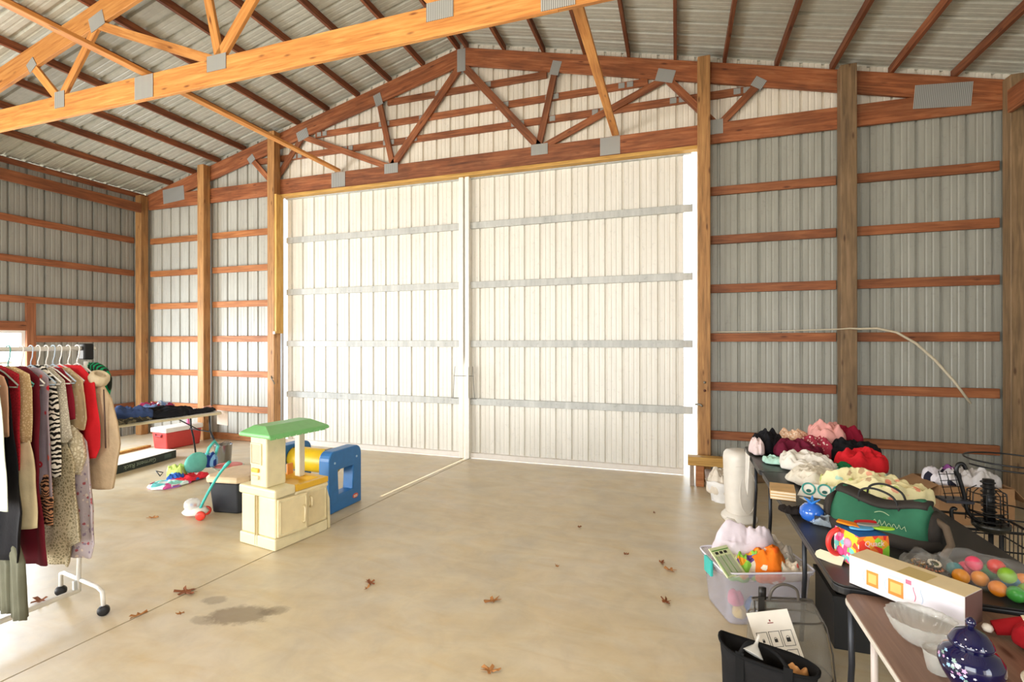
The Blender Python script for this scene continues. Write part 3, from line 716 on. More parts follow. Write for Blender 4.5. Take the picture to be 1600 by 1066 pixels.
# garment rack carton, printed upside down
def text(body, size, m, loc, rot, parent, ext=.0006, name='lettering', align='CENTER'):
    c = bpy.data.curves.new(name, 'FONT'); c.body = body; c.size = size; c.extrude = ext; c.align_x = align; c.align_y = 'CENTER'; c.resolution_u = 2
    o = bpy.data.objects.new('tmp', c); C.objects.link(o)
    dg = bpy.context.evaluated_depsgraph_get(); me = bpy.data.meshes.new_from_object(o.evaluated_get(dg)); bpy.data.objects.remove(o)
    me.materials.clear(); me.materials.append(m)
    k = bpy.data.objects.new(name, me); C.objects.link(k); k.location = loc; k.rotation_euler = rot; k.parent = parent; return k
def build_carton():
    t = thing('carton', 'long flat dark green carton with a white top lying by the table', 'box', (-7.18, 4.75, 0), R(10))
    MB().box(-.22, .22, -.62, .62, 0, .112).obj('box_body', plain('dark_green_print', '#1f2b26', .55), t, bevel=.003)
    MB().box(-.222, .222, -.622, .622, .1125, .118).obj('lid_panel', plain('white_card', '#f2efe8', .6), t)
    text('Garment Rack', .085, plain('pale_green_ink', '#8d9a84', .6), (.2215, .02, .056), (R(-90), 0, R(-90)), t)
    for y in (-.40, .47): MB().box(.2205, .2215, y - .06, y + .06, .03, .085).obj('printed_patch', plain('grey_green_ink', '#46564d', .6), t)
build_carton()
o = MB().box(-.04, .04, -.55, .55, 0.001, .035).obj('wood_plank', W_YEL, bevel=.003); o.location = (-8.12, 5.25, 0); o.rotation_euler = (0, 0, R(8)); tag(o, 'short yellow wood plank on the floor behind the green carton', 'plank')

# play mat heap
def build_mat():
    t = thing('baby_play_mat', 'folded colourful baby play mat with a teal pad on the floor', 'play mat', (-5.85, 4.40, 0))
    heap('mat_panel', None, None, (.04, .0, 0.0), .26, .30, .05, F('play_mat_print', '#8fd3c4', 'multi', ['#dff0ec', '#5fb6b4', '#f3f2ea', '#79c7de', '#d65a9a'], scale=7), t and .3, seed=21, parent=t, fold=.2)
    for k, (c, r_, z) in enumerate((('#b56bb0', 1.06, .006), ('#6a5fae', 1.03, .016), ('#d8558f', 1.0, .026))):
        pts = [(.04 + .22 * r_ * math.cos(a), -.03 + .25 * r_ * math.sin(a), z) for a in [R(q) for q in range(180, 361, 10)]]
        MB().tube(pts, .008, 8).obj('piping', plain('piping_%d' % k, c, .7), t, True)
    heap('red_flap', None, None, (.12, .26, .012), .15, .26, .07, F('red_mat_print', '#e0313f', 'spots', ['#f0d8d8', '#3a66b0', '#8fd0b0'], scale=9), seed=22, parent=t, rz=-.3)
    heap('lime_pad', None, None, (-.10, .22, .03), .13, .13, .17, F('lime_plush', '#c4dc78', 'spots', ['#e8f0d8', '#8fb9e0', '#a8d060'], scale=12), seed=23, parent=t)
    heap('blue_trim', None, None, (.0, .12, .02), .10, .12, .09, F('royal_blue_cloth', '#2f60b5'), seed=24, parent=t)
    rings = []
    for k in range(9):
        a = k / 8; r_ = .2 * math.sin(PI * min(.97, max(.03, a))) ** .5
        rings.append([(-.12 + .03 * math.cos(2 * PI * j / 20) + .02 * a, .46 + r_ * math.cos(2 * PI * j / 20) , .17 + (a - .5) * .05 + r_ * .75 * math.sin(2 * PI * j / 20)) for j in range(20)])
    P = [[(.02 + (k - 4) * .014 * (1 if True else 0), .46 + .21 * math.sin(PI * (k + .4) / 8.8) ** .45 * math.cos(2 * PI * j / 24), .19 + .15 * math.sin(PI * (k + .4) / 8.8) ** .45 * math.sin(2 * PI * j / 24)) for j in range(24)] for k in range(9)]
    o = MB().loft(P).obj('teal_pad', F('teal_cloth', '#74cdbd'), t, True)
    MB().tube([(.0, .66, .22), (.02, .70, .36), (.03, .80, .44), (.02, .88, .36), (.0, .84, .22), (-.02, .72, .18)], .022, 8).obj('teal_strap', F('teal_webbing', '#5fc8bd'), t, True)
    heap('blue_bow', None, None, (-.02, .74, .07), .11, .13, .19, F('navy_ribbon', '#27408c', 'stripe', '#7fb2d8', scale=6), seed=25, parent=t)
    MB().tube([(-.14, -.02, .10), (-.20, .08, .12), (-.22, -.02, .16), (-.14, -.02, .10)], .007, 6).obj('buckle', BKP, t, True)
BKP = plain('black_plastic_part', '#151517', .4)
build_mat()
_m = bpy.data.objects['baby_play_mat']; _m.scale = (.86, .76, .92); _m.location = (-5.84, 4.36, 0)
def build_bucket():
    t = thing('metal_bucket', 'shiny metal bucket standing beside the white table leg', 'bucket', (-6.02, 5.28, 0))
    ch = plain('brushed_steel', '#9a9a9c', .22, metal=.9)
    MB().lathe([(.085, .002), (.095, .01), (.112, .28), (.118, .285), (.116, .29), (.108, .285), (.09, .02), (.0, .015)], 28, None, False).obj('shell', ch, t, True)
    MB().tube([(0, .115, .26), (.02, .10, .30), (.03, 0, .33), (.02, -.10, .30), (0, -.115, .26)], .004, 6).obj('handle', ch, t, True)
build_bucket()
def build_dish():
    t = thing('round_dish', 'round red topped white dish lying on the floor before the bucket', 'dish', (-5.72, 5.10, 0))
    MB().lathe([(.10, .002), (.16, .03), (.19, .055), (.185, .06), (.15, .055)], 32, None).obj('bowl', plain('sage_ceramic', '#c8cdb8', .4), t, True)
    MB().lathe([(.168, .058), (.165, .068), (.10, .074), (.001, .075)], 32, None, False).obj('red_insert', plain('coral_plastic', '#dd7a72', .45), t, True)
build_dish()
def build_push_toy():
    t = thing('push_toy', 'toy push popper with a teal handle and red wheels', 'toy', (-4.46, 3.60, 0), R(32))
    TE = plain('teal_toy_plastic', '#3fb8b0', .35); RD = plain('red_toy_plastic', '#e5402f', .35); WT = plain('white_toy_plastic', '#f1ece4', .35)
    MB().loft([[( (.10 + .02 * (k == 1)) * math.cos(2 * PI * j / 20) * (1 if k < 3 else .8), .07 * math.sin(2 * PI * j / 20) * (1 if k < 3 else .8), .045 + k * .022) for j in range(20)] for k in range(4)]).obj('body', WT, t, True)
    MB().lathe([(.062, .10), (.072, .13), (.066, .165), (.045, .19), (.001, .20)], 24, Matrix.Translation((-.03, 0, 0)), False).obj('dome', plain('clear_dome', '#f4f6f6', .08, alpha=.45), t, True)
    for k, (cx, cy, cz, c) in enumerate(((-.05, 0, .13, '#e8c23a'), (-.01, .02, .125, '#d94a3a'), (-.03, -.025, .14, '#3a78c8'))):
        MB().lathe([(.001, -.015), (.011, -.011), (.015, 0), (.011, .011), (.001, .015)], 12, Matrix.Translation((cx, cy, cz))).obj('popping_ball', plain('toy_ball_%d' % k, c, .4), t, True)
    for x in (.07, -.07):
        for s in (-1, 1):
            M = Matrix.Translation((x, s * .082, .045)) @ Matrix.Rotation(R(90), 4, 'X')
            if x > 0 or s > 0: MB().lathe([(.012, -.014), (.04, -.014), (.044, -.006), (.044, .006), (.04, .014), (.012, .014)], 22, M).obj('wheel', RD, t, True)
    Mi = (Matrix.Translation(t.location) @ Matrix.Rotation(R(32), 4, 'Z')).inverted()
    hp = [Mi @ p for p in (aty(312, 795, 3.60), aty(324, 771, 3.62), aty(340, 744, 3.64), aty(352, 728, 3.64))]
    MB().tube(cr(hp), .0125, 10).obj('push_handle', TE, t, True)
    MB().tube([Mi @ p for p in (aty(349, 732, 3.64), aty(353, 727, 3.64), aty(359, 721, 3.64))], [.014, .019, .015], 10).obj('grip', TE, t, True)
build_push_toy()
def octring(cx, cy, z, rx, ry, ch=.32, bow=0):
    pts = []
    for sx, sy in ((1, 1), (-1, 1), (-1, -1), (1, -1)):
        a = (cx + sx * rx, cy + sy * ry * (1 - ch), z); b = (cx + sx * rx * (1 - ch), cy + sy * ry, z)
        pts += [a, b] if sx * sy > 0 else [b, a]
    return pts
def build_tub():
    t = thing('storage_tub', 'black plastic tub with a tan lid behind the play kitchen', 'tub', (-4.33, 4.0, 0), R(8))
    MB().loft([octring(0, 0, .002, .19, .20), octring(0, 0, .02, .20, .21), octring(0, 0, .30, .225, .235), octring(0, 0, .315, .235, .245)]).obj('body', plain('black_rough_plastic', '#20242b', .5, bumpy=.2, vary=.1), t, bevel=.01)
    MB().loft([octring(0, 0, .316, .245, .255), octring(0, 0, .345, .25, .26), octring(0, 0, .372, .225, .235), octring(0, 0, .38, .16, .17)]).obj('lid', plain('tan_plastic_lid', '#dcc3a0', .45, vary=.05), t, bevel=.008)
    MB().tube([(.21, -.22, .27), (.25, -.24, .18), (.26, -.05, .14), (.26, .1, .17), (.23, .22, .27)], .007, 8).obj('bail_handle', plain('dark_handle', '#15181d', .4), t, True)
build_tub()

# ---------------------------------------------------------------- play kitchen
def build_kitchen():
    ax = Vector((.985, -.175, 0)).normalized(); rz = math.atan2(ax.y, ax.x)
    t = thing('play_kitchen', 'cream plastic toy kitchen with a green roof and yellow sink', 'toy kitchen', (-3.57, 3.29, 0), rz + R(1.5))
    CR = plain('cream_toy_plastic', '#e8dcb4', .42, vary=.03); CR2 = plain('cream_toy_plastic_doors', '#e4d3a8', .42, vary=.03); YE = plain('yellow_toy_plastic', '#eebb3c', .38); GR = plain('green_toy_plastic', '#7fc67c', .4)
    WX, LY = .455, .55
    MB().box(0, WX, 0, LY, .002, .10).obj('plinth', CR, t, bevel=.012, seg=3)
    MB().box(.012, WX - .012, .012, LY - .012, .10, .43).obj('cabinet_body', CR, t, bevel=.012, seg=3)
    MB().box(-.006, WX + .006, -.004, .20, .43, .505).obj('counter', CR, t, bevel=.016, seg=3)
    MB().box(0, WX + .006, .20, LY + .006, .40, .44).obj('counter', CR, t, bevel=.016, seg=3)
    # side grooves, their shade painted as darker cream strips
    for x in (.20, .225): MB().box(x, x + .006, -.002, .014, .02, .43).obj('side_groove_shade', plain('cream_shadow_groove', '#cdbd92', .5), t)
    # sink: basin with rim
    mb = MB()
    r0 = [(.06, .21, .487), (WX - .01, .21, .487), (WX - .01, LY - .02, .487), (.06, LY - .02, .487)]
    def ring(x0, x1, y0, y1, z): return [(x0, y0, z), (x1, y0, z), (x1, y1, z), (x0, y1, z)]
    mb.loft([ring(0, WX + .004, .203, LY + .004, .441), ring(0, WX + .004, .203, LY + .004, .492), ring(.06, WX - .04, .24, LY - .06, .492), ring(.09, WX - .07, .27, LY - .09, .452)])
    mb.obj('sink', YE, t, bevel=.006, seg=2)
    MB().box(.40, .452, .19, .24, .44, .502).obj('yellow_front_edge', YE, t, bevel=.006)
    # doors
    for k, (y0, y1, ang) in enumerate(((.02, .295, R(-7)), (.30, .53, 0))):
        d = MB().box(0, .02, 0, y1 - y0, 0, .315).obj('door', CR2, t, bevel=.01, seg=3)
        d.location = (WX - .006, y0, .108); d.rotation_euler = (0, 0, ang)
        f = MB()
        for a in ((0.018, y1 - y0 - .018, .018, .024), (0.018, y1 - y0 - .018, .291, .297)): f.box(.02, .025, a[0], a[1], a[2], a[3])
        for yy in (.018, y1 - y0 - .024): f.box(.02, .025, yy, yy + .006, .018, .297)
        f.obj('door_frame_line', CR, d)
        hy = (y1 - y0 - .045) if k == 0 else .04
        z0, z1 = (.07, .21) if k == 0 else (.17, .26)
        MB().tube([(.02, hy, z0), (.045, hy, z0 + .015), (.045, hy, z1 - .015), (.02, hy, z1)], .010, 10).obj('door_handle', CR2, d, True)
    # tower
    MB().box(.13, .34, .01, .20, .505, .93).obj('tower', CR, t, bevel=.014, seg=3)
    MB().box(.155, .27, .004, .012, .70, .86).obj('window_panel', plain('grey_toy_panel', '#c4bba0', .5), t, bevel=.004)
    f = MB()
    for a in ((.145, .28, .69, .70), (.145, .28, .86, .87)): f.box(a[0], a[1], .0, .011, a[2], a[3])
    for x in (.145, .27): f.box(x, x + .01, .0, .011, .70, .86)
    f.obj('window_frame', CR, t)
    for z in (.565, .625): MB().box(.16, .25, -.006, .012, z, z + .035).obj('dial_panel', CR2 if z < .6 else YE, t, bevel=.006)
    # right post and roof
    MB().box(.16, .23, LY - .12, LY - .06, .485, .95).obj('roof_post', plain('off_white_toy_plastic', '#efe8d6', .4), t, bevel=.01)
    zb = .93
    bot = [(.06, -.05, zb), (.46, -.05, zb), (.46, LY + .02, zb), (.06, LY + .02, zb)]
    mid = [(.06, -.05, zb + .03), (.46, -.05, zb + .03), (.46, LY + .02, zb + .03), (.06, LY + .02, zb + .03)]
    top = [(.14, .03, zb + .085), (.30, .03, zb + .085), (.30, LY - .05, zb + .085), (.14, LY - .05, zb + .085)]
    MB().loft([bot, mid, top]).obj('roof', GR, t, bevel=.012, seg=3)
    sc = MB()
    for k in range(9): sc.box(.461, .465, -.05 + k * .0633, -.05 + k * .0633 + .058, zb - .006, zb + .018)
    sc.obj('scalloped_eave', GR, t, bevel=.005)
    MB().prism([(0, 0), (.16, -.02), (.15, .25), (.09, .40), (0, .42)], .03, Matrix.Translation((.30, LY + .012, .03)) @ Matrix(((0, 0, 1, 0), (0, 0, 0, 0), (0, 1, 0, 0), (0, 0, 0, 1))) if False else Matrix.Translation((WX - .17, LY + .045, .02)) @ Matrix.Rotation(R(90), 4, 'X')).obj('side_wing', CR, t, bevel=.008)
    MB().box(.10, .12, LY - .16, LY - .10, .50, .60).obj('tap', plain('orange_toy_plastic', '#e08a2e', .4), t, bevel=.004)
build_kitchen()

# ---------------------------------------------------------------- blue and yellow tunnel
def build_tunnel():
    t = thing('play_tunnel', 'blue play tunnel with a yellow barrel beside the sliding doors', 'play tunnel', (-3.32, 4.32, 0), R(-2))
    BL = plain('blue_toy_plastic', '#2f74b5', .42, vary=.04); YE = plain('yellow_barrel_plastic', '#eec51f', .38)
    def frame(x, name):
        W, H, T_ = .50, .62, .13
        out = []
        for cx, cz, a0 in ((W / 2 - .09, H - .09, 0), (-W / 2 + .09, H - .09, 90)):
            for q in range(6): a = R(a0 + q * 18); out.append((cx + .09 * math.cos(a), cz + .09 * math.sin(a)))
        out += [(-W / 2, .002), (W / 2, .002)]
        # hole
        hx, z0, z1 = .12, .17, .42
        n = len(out); hole = []
        for (y, z) in out:
            s = max(abs(y) / hx, abs(z - (z0 + z1) / 2) / ((z1 - z0) / 2)); hole.append((y / s, (z - (z0 + z1) / 2) / s + (z0 + z1) / 2))
        mb = MB()
        rings = [[(x - T_ / 2, y, z) for y, z in out], [(x + T_ / 2, y, z) for y, z in out], [(x + T_ / 2, y, z) for y, z in hole], [(x - T_ / 2, y, z) for y, z in hole]]
        mb.loft(rings, cap=False)
        b0 = 3 * n
        for j in range(n): mb.f.append((b0 + j, b0 + (j + 1) % n, (j + 1) % n, j))
        return mb.obj(name, BL, t, bevel=.01)
    frame(0, 'end_frame'); frame(-.68, 'end_frame')
    MB().lathe([(.08, -.615), (.12, -.613), (.125, -.58), (.125, -.10), (.12, -.067), (.08, -.066)], 32, Matrix.Translation((0, 0, .465)) @ Matrix.Rotation(R(90), 4, 'Y')).obj('barrel', YE, t, True)
    for y in (-.17, .17): MB().lathe([(.012, 0), (.012, .004), (.001, .006)], 14, Matrix.Translation((.065, y, .50)) @ Matrix.Rotation(R(90), 4, 'Y')).obj('bolt_cover', plain('pale_blue_cap', '#a8cbe6', .4), t)
    MB().loft([[(.0655, .15 + .045 * math.cos(2 * PI * j / 20), .085 + .026 * math.sin(2 * PI * j / 20)) for j in range(20)], [(.068, .15 + .042 * math.cos(2 * PI * j / 20), .085 + .024 * math.sin(2 * PI * j / 20)) for j in range(20)]]).obj('logo_badge', plain('orange_red_badge', '#dd5a3c', .45), t)
    for z in (.090, .076): MB().box(.068, .069, .122, .178, z - .004, z + .004).obj('badge_lettering', plain('badge_white', '#f3e6d8', .5), t)
    for x0 in (-.56, -.14): MB().box(x0 - .03, x0 + .03, -.05, .05, .585, .594).obj('top_slot', plain('dark_slot', '#3b3418', .5), t, bevel=.003)
build_tunnel()

# ================================================================ right side
BKT = plain('black_laminate', '#2b2a2a', .38, vary=.05); BKE = plain('black_edge', '#1b1b1d', .4)
folding_table('folding_table', 'dark folding table in front of the white pail, the farther of the two black ones', (1.03, 4.60), R(90), .92, .86, .745, plain('dark_green_grey_top', '#3a3c38', .35, vary=.05), BKE, DK, ((.36, 1), (-.36, -1)), cross=False)
folding_table('folding_table', 'long black folding table holding the green duffel bag', (1.03, 3.215), R(90), 1.82, .84, .745, BKT, BKE, DK, ((.0, 1), (-.80, -1)), cross=False)
BT = wood('brown_woodgrain_laminate', '#6f5345', '#7d6050', '#8d7060', .1, .45)
folding_table('folding_table', 'brown wood grain table with a pale metal rim at the lower right', (1.03, 1.70), R(90), 1.18, .80, .725, BT, plain('pale_metal_rim', '#cfc8bc', .35), plain('pale_pink_grey_tube', '#bdb0a8', .35), ((.52, 1), (-.5, -1)), cross=False, edge_t=.03)
ZA = .7465; ZB = .7265
# clothes on the far black table
WHT = F('white_cotton', '#efe9df', bumps=.5)
heap('shirt', 'black knit shirt at the far left corner of the clothes table', 'shirt', (.76, 4.84, ZA), .14, .15, .17, F('black_knit', '#17161b', bumps=.6), seed=31)
heap('shirt', 'small pink and white shirt at the very corner of the clothes table', 'shirt', (.665, 4.74, ZA), .06, .13, .12, F('pale_pink_cotton', '#ecd6d4'), seed=32)
heap('shirt', 'dark burgundy shirt in the middle of the clothes table', 'shirt', (.97, 4.63, ZA), .19, .16, .14, F('plum_jersey', '#6f1a33'), seed=33)
heap('shirt', 'red and cream spotted blouse beside the burgundy shirt', 'shirt', (1.12, 4.72, ZA), .13, .15, .17, F('red_dotted', '#a23044', 'spots', ['#ead2c8', '#e2c0b8'], scale=38), seed=34)
heap('shirt', 'peach lace blouse behind the burgundy shirt', 'shirt', (.96, 4.90, ZA), .14, .12, .17, F('peach_lace', '#d9ab88', 'lace', '#e9d2bb', scale=50), seed=35)
heap('sweater', 'pink sweater forming the highest mound on the clothes table', 'sweater', (1.22, 4.84, ZA), .15, .15, .27, F('salmon_knit', '#e4a39b'), seed=36)
heap('scarf', 'crimson scarf draped behind the pink sweater', 'scarf', (1.38, 4.94, ZA), .14, .09, .23, F('crimson_jersey', '#8e1430'), seed=37)
heap('trousers', 'black trousers rolled up at the far right of the clothes table', 'trousers', (1.34, 4.62, ZA), .20, .12, .17, F('black_twill', '#121216'), seed=38, rz=-.1)
heap('shirt', 'bright red shirt with a pale print on the right of the clothes table', 'shirt', (1.31, 4.30, ZA), .17, .12, .16, F('bright_red_cotton', '#d0202a'), seed=39)
heap('shirt', 'dark green shirt peeking out under the red shirt', 'shirt', (1.18, 4.22, ZA), .14, .07, .07, F('dark_green_cotton', '#1f7a4a'), seed=40)
heap('sock', 'mint green baby garment at the left edge of the clothes table', 'clothing', (.74, 4.42, ZA), .08, .09, .05, F('mint_baby_knit', '#b5dccb'), seed=41)
heap('shirt', 'white long sleeved shirt lying across the near edge of the clothes table', 'shirt', (.96, 4.26, ZA), .20, .17, .12, WHT, seed=42, rz=.3)
heap('shirt', 'cream shirt spread behind the three notebooks', 'shirt', (.90, 3.86, ZA), .17, .18, .10, F('cream_cotton', '#e6ddcb', bumps=.5), seed=43)
# white cloth hanging off the table corner
P = [[(.585 - .012 * math.sin(3 * j / 6), 4.80 - .26 * j / 6 * (1 - .5 * i / 8) , .765 - .30 * i / 8 * (.75 + .5 * j / 6)) for j in range(7)] for i in range(9)]
o = solid(MB().grid(P).obj('white_cloth', WHT, None, True), .004); tag(o, 'white cloth hanging down off the left corner of the clothes table', 'cloth')
# notebooks
PAP = plain('cream_paper', '#e9dcc2', .7); 
NB = atz(1222, 768, .775)
for k in range(3):
    t = thing('notebook', '%s of the three wood coloured notebooks stacked at the table edge' % ('lowest', 'middle one', 'top one')[k], 'notebook', (NB.x, NB.y, ZA + k * .0175), R(-8), 'notebooks on the black table')
    MB().box(-.070, .070, -.10, .10, .0005, .0035).box(-.070, .070, -.10, .10, .0135, .0170).obj('cover', plain('kraft_wood_cover', '#d9b27c', .55, vary=.08), t)
    MB().box(-.068, .069, -.098, .098, .0035, .0135).obj('pages', PAP, t)
# white card tray with three teal rings
def build_rings():
    t = thing('ring_card', 'white card strip carrying three round teal rimmed openings', 'card', tuple(atz(1288, 782, ZA)), R(-6))
    WP = plain('white_gloss_card', '#f1ece0', .4); TL = plain('teal_rim', '#3f9c93', .4); 
    M = Matrix.Translation((0, 0, .045)) @ Matrix.Rotation(R(62), 4, 'X')
    MB().prism([(-.15, -.035), (.12, -.045), (.13, .0), (.12, .04), (-.11, .045)], .006, M).obj('card_strip', WP, t, bevel=.002)
    for k, x in enumerate((-.085, 0, .078)):
        pts = [M @ Vector((x + .034 * math.cos(a), .012 + .034 * math.sin(a), .010)) for a in [2 * PI * q / 20 for q in range(21)]]
        MB().tube(pts, .005, 8).obj('ring', TL, t, True)
        MB().prism([(x + .014 * math.cos(a), .0 + .010 * math.sin(a)) for a in [2 * PI * q / 16 for q in range(16)]], .009, M).obj('dark_window', plain('dark_teal_inlay', '#23605c', .4), t)
    MB().prism([(-.08, -.03), (-.05, -.03), (.09, -.26), (.06, -.28)], .006, Matrix.Translation((-.06, -.02, .012))).obj('card_arm', WP, t)
build_rings()
# dark knitted cap and blue ball
heap('knit_cap', 'black fuzzy knit cap lying beside the blue ball', 'cap', on(1240, 803, ZA), .07, .05, .045, F('black_fuzzy_knit', '#1c1614', bumps=1.0), seed=44)
def build_ball():
    t = thing('blue_ball', 'shiny blue ball in a plastic bag with a blue star topper on the black table', 'ball', on(1268, 816, ZA))
    prof = [(.002, .0), (.03, .006), (.05, .02), (.06, .045), (.056, .072), (.036, .095), (.012, .104)]
    MB().lathe(prof, 26, None).obj('ball', plain('glossy_blue', '#2c68c9', .12, coat=.6), t, True)
    for k in range(5):
        a = 2 * PI * k / 5
        MB().loft([[(.0 + .014 * math.cos(b), .018 * math.sin(b), .10) for b in [2 * PI * q / 8 for q in range(8)]],
                   [(.04 * math.cos(a) + .003 * math.cos(b), .04 * math.sin(a) + .003 * math.sin(b), .125 + .008 * (k % 2)) for b in [2 * PI * q / 8 for q in range(8)]]]).obj('topper_point', plain('bright_blue_foil', '#3787dd', .3), t)
    heap('plastic_wrap', None, None, (.05, -.03, 0), .07, .06, .05, plain('clear_film', '#c9dbe8', .1, alpha=.35), parent=t, seed=45)
    MB().box(.02, .07, -.062, -.058, .035, .055, Matrix.Rotation(R(-20), 4, 'Z')).obj('label_strip', plain('black_label', '#161821', .3), t)
build_ball()
# patterned baby blanket roll
BB = F('animal_print_flannel', '#eadfae', 'spots', ['#e2a184', '#b6bf6e', '#b79a76', '#a9cdbd', '#e08f72'], scale=15, bumps=.3)
heap('baby_blanket', 'bulky cream blanket printed with orange and green animals on the black table', 'blanket', (1.165, 3.58, ZA), .27, .15, .15, BB, rz=-.25, seed=46, n=80, rings=28, fold=.4, flat=.5, lob=.15)
# duffel
def build_duffel():
    t = thing('duffel_bag', 'green and charcoal duffel bag slumped on the black table', 'bag', (.985, 2.95, ZA), R(-36))
    t.scale = (.86, 1, .93)
    GN = F('green_canvas', '#31694f', bumps=.3); CH = F('charcoal_canvas', '#38332f', bumps=.3)
    def body(x0, x1, zlo, zhi, grow=0, n=30, m=36, seed=3, sag=.05):
        rings = []
        off = Vector((seed, 2, 5))
        for i in range(m + 1):
            x = x0 + (x1 - x0) * i / m; fr = i / m; e = min(1, (fr + .02) / .14, (1 - fr + .02) / .14) ** .5
            r_ = []
            for j in range(n):
                a = 2 * PI * j / n
                y = .115 * math.copysign(abs(math.cos(a)) ** .75, math.cos(a)) * e; z = .5 + .5 * math.copysign(abs(math.sin(a)) ** .8, math.sin(a))
                hgt = zhi - sag * math.sin(PI * fr) ** 2 + .012 * math.sin(fr * 9)
                yy = y * (1 - .55 * z ** 2) if z > .3 else y
                d = noise.noise(Vector((x * 9, yy * 9, z * 3)) + off) * .016 * min(1, z * 3)
                r_.append((x + grow * (i - m / 2) / m, (yy + d) * (1 + grow * 8), zlo + z * (hgt - zlo) * e + d))
            rings.append(r_)
        return rings
    MB().loft(body(-.27, .27, .002, .235)).obj('canvas_body', GN, t, True)
    rings = []
    for i in range(13):
        x = -.275 + .55 * i / 12; e = min(1, (i + .35) / 2.0, (12 - i + .35) / 2.0) ** .5
        rings.append([(x * 1.01, y * e * 1.08, z) for y, z in ((-.118, .001), (-.122, .03), (-.118, .062), (.118, .062), (.122, .03), (.118, .001))])
    MB().loft(rings).obj('charcoal_base', CH, t, True)
    for s, x in ((-1, -.245), (1, .24)):
        MB().loft([[(x + s * k * .014, .10 * (1 - k * .13) * math.cos(2 * PI * j / 20), .10 + .095 * (1 - k * .13) * math.sin(2 * PI * j / 20)) for j in range(20)] for k in range(4)]).obj('end_panel', CH, t, True)
    MB().loft([[(-.22 + .44 * k / 10, .062 * math.cos(2 * PI * j / 12) + .0, .216 - .042 * math.sin(PI * k / 10) ** 2 + .022 * math.sin(2 * PI * j / 12)) for j in range(12)] for k in range(11)]).obj('top_flap', CH, t, True)
    for y in (-.05, .06):
        MB().tube(cr([(-.10, y, .17), (-.09, y * 1.1, .235), (-.02, y * 1.2, .262), (.07, y * 1.1, .235), (.10, y, .16)]), .006, 8).obj('carry_handle', plain('black_webbing', '#1b1918', .7), t, True)
    MB().tube([(.24, -.02, .16), (.30, -.05, .14), (.33, -.08, .07), (.31, -.13, .02)], .018, 8).obj('shoulder_strap', F('taupe_webbing', '#6a5b4c'), t, True)
    text('Farm Bank', .05, plain('pale_embroidery', '#b9c9a0', .7), (.08, -.108, .115), (R(72), 0, R(3)), t) if False else None
    # stitched script and a small emblem on the flank, as pale thread
    TH = plain('pale_thread', '#b3c69c', .7)
    pts = []
    for k in range(60):
        f = k / 59; pts.append((.0 + .15 * f, -.1085 + .03 * 0, .110 + .010 * math.sin(f * 42) - .002 * k % .01))
    MB().tube([(x, y - .004, z) for x, y, z in pts], .0014, 5).obj('stitched_lettering', TH, t)
    MB().tube([(.0 + .07 * k / 14, -.104, .150 + .012 * math.sin(PI * k / 14)) for k in range(15)], .0016, 5).obj('stitched_emblem', TH, t)
build_duffel()
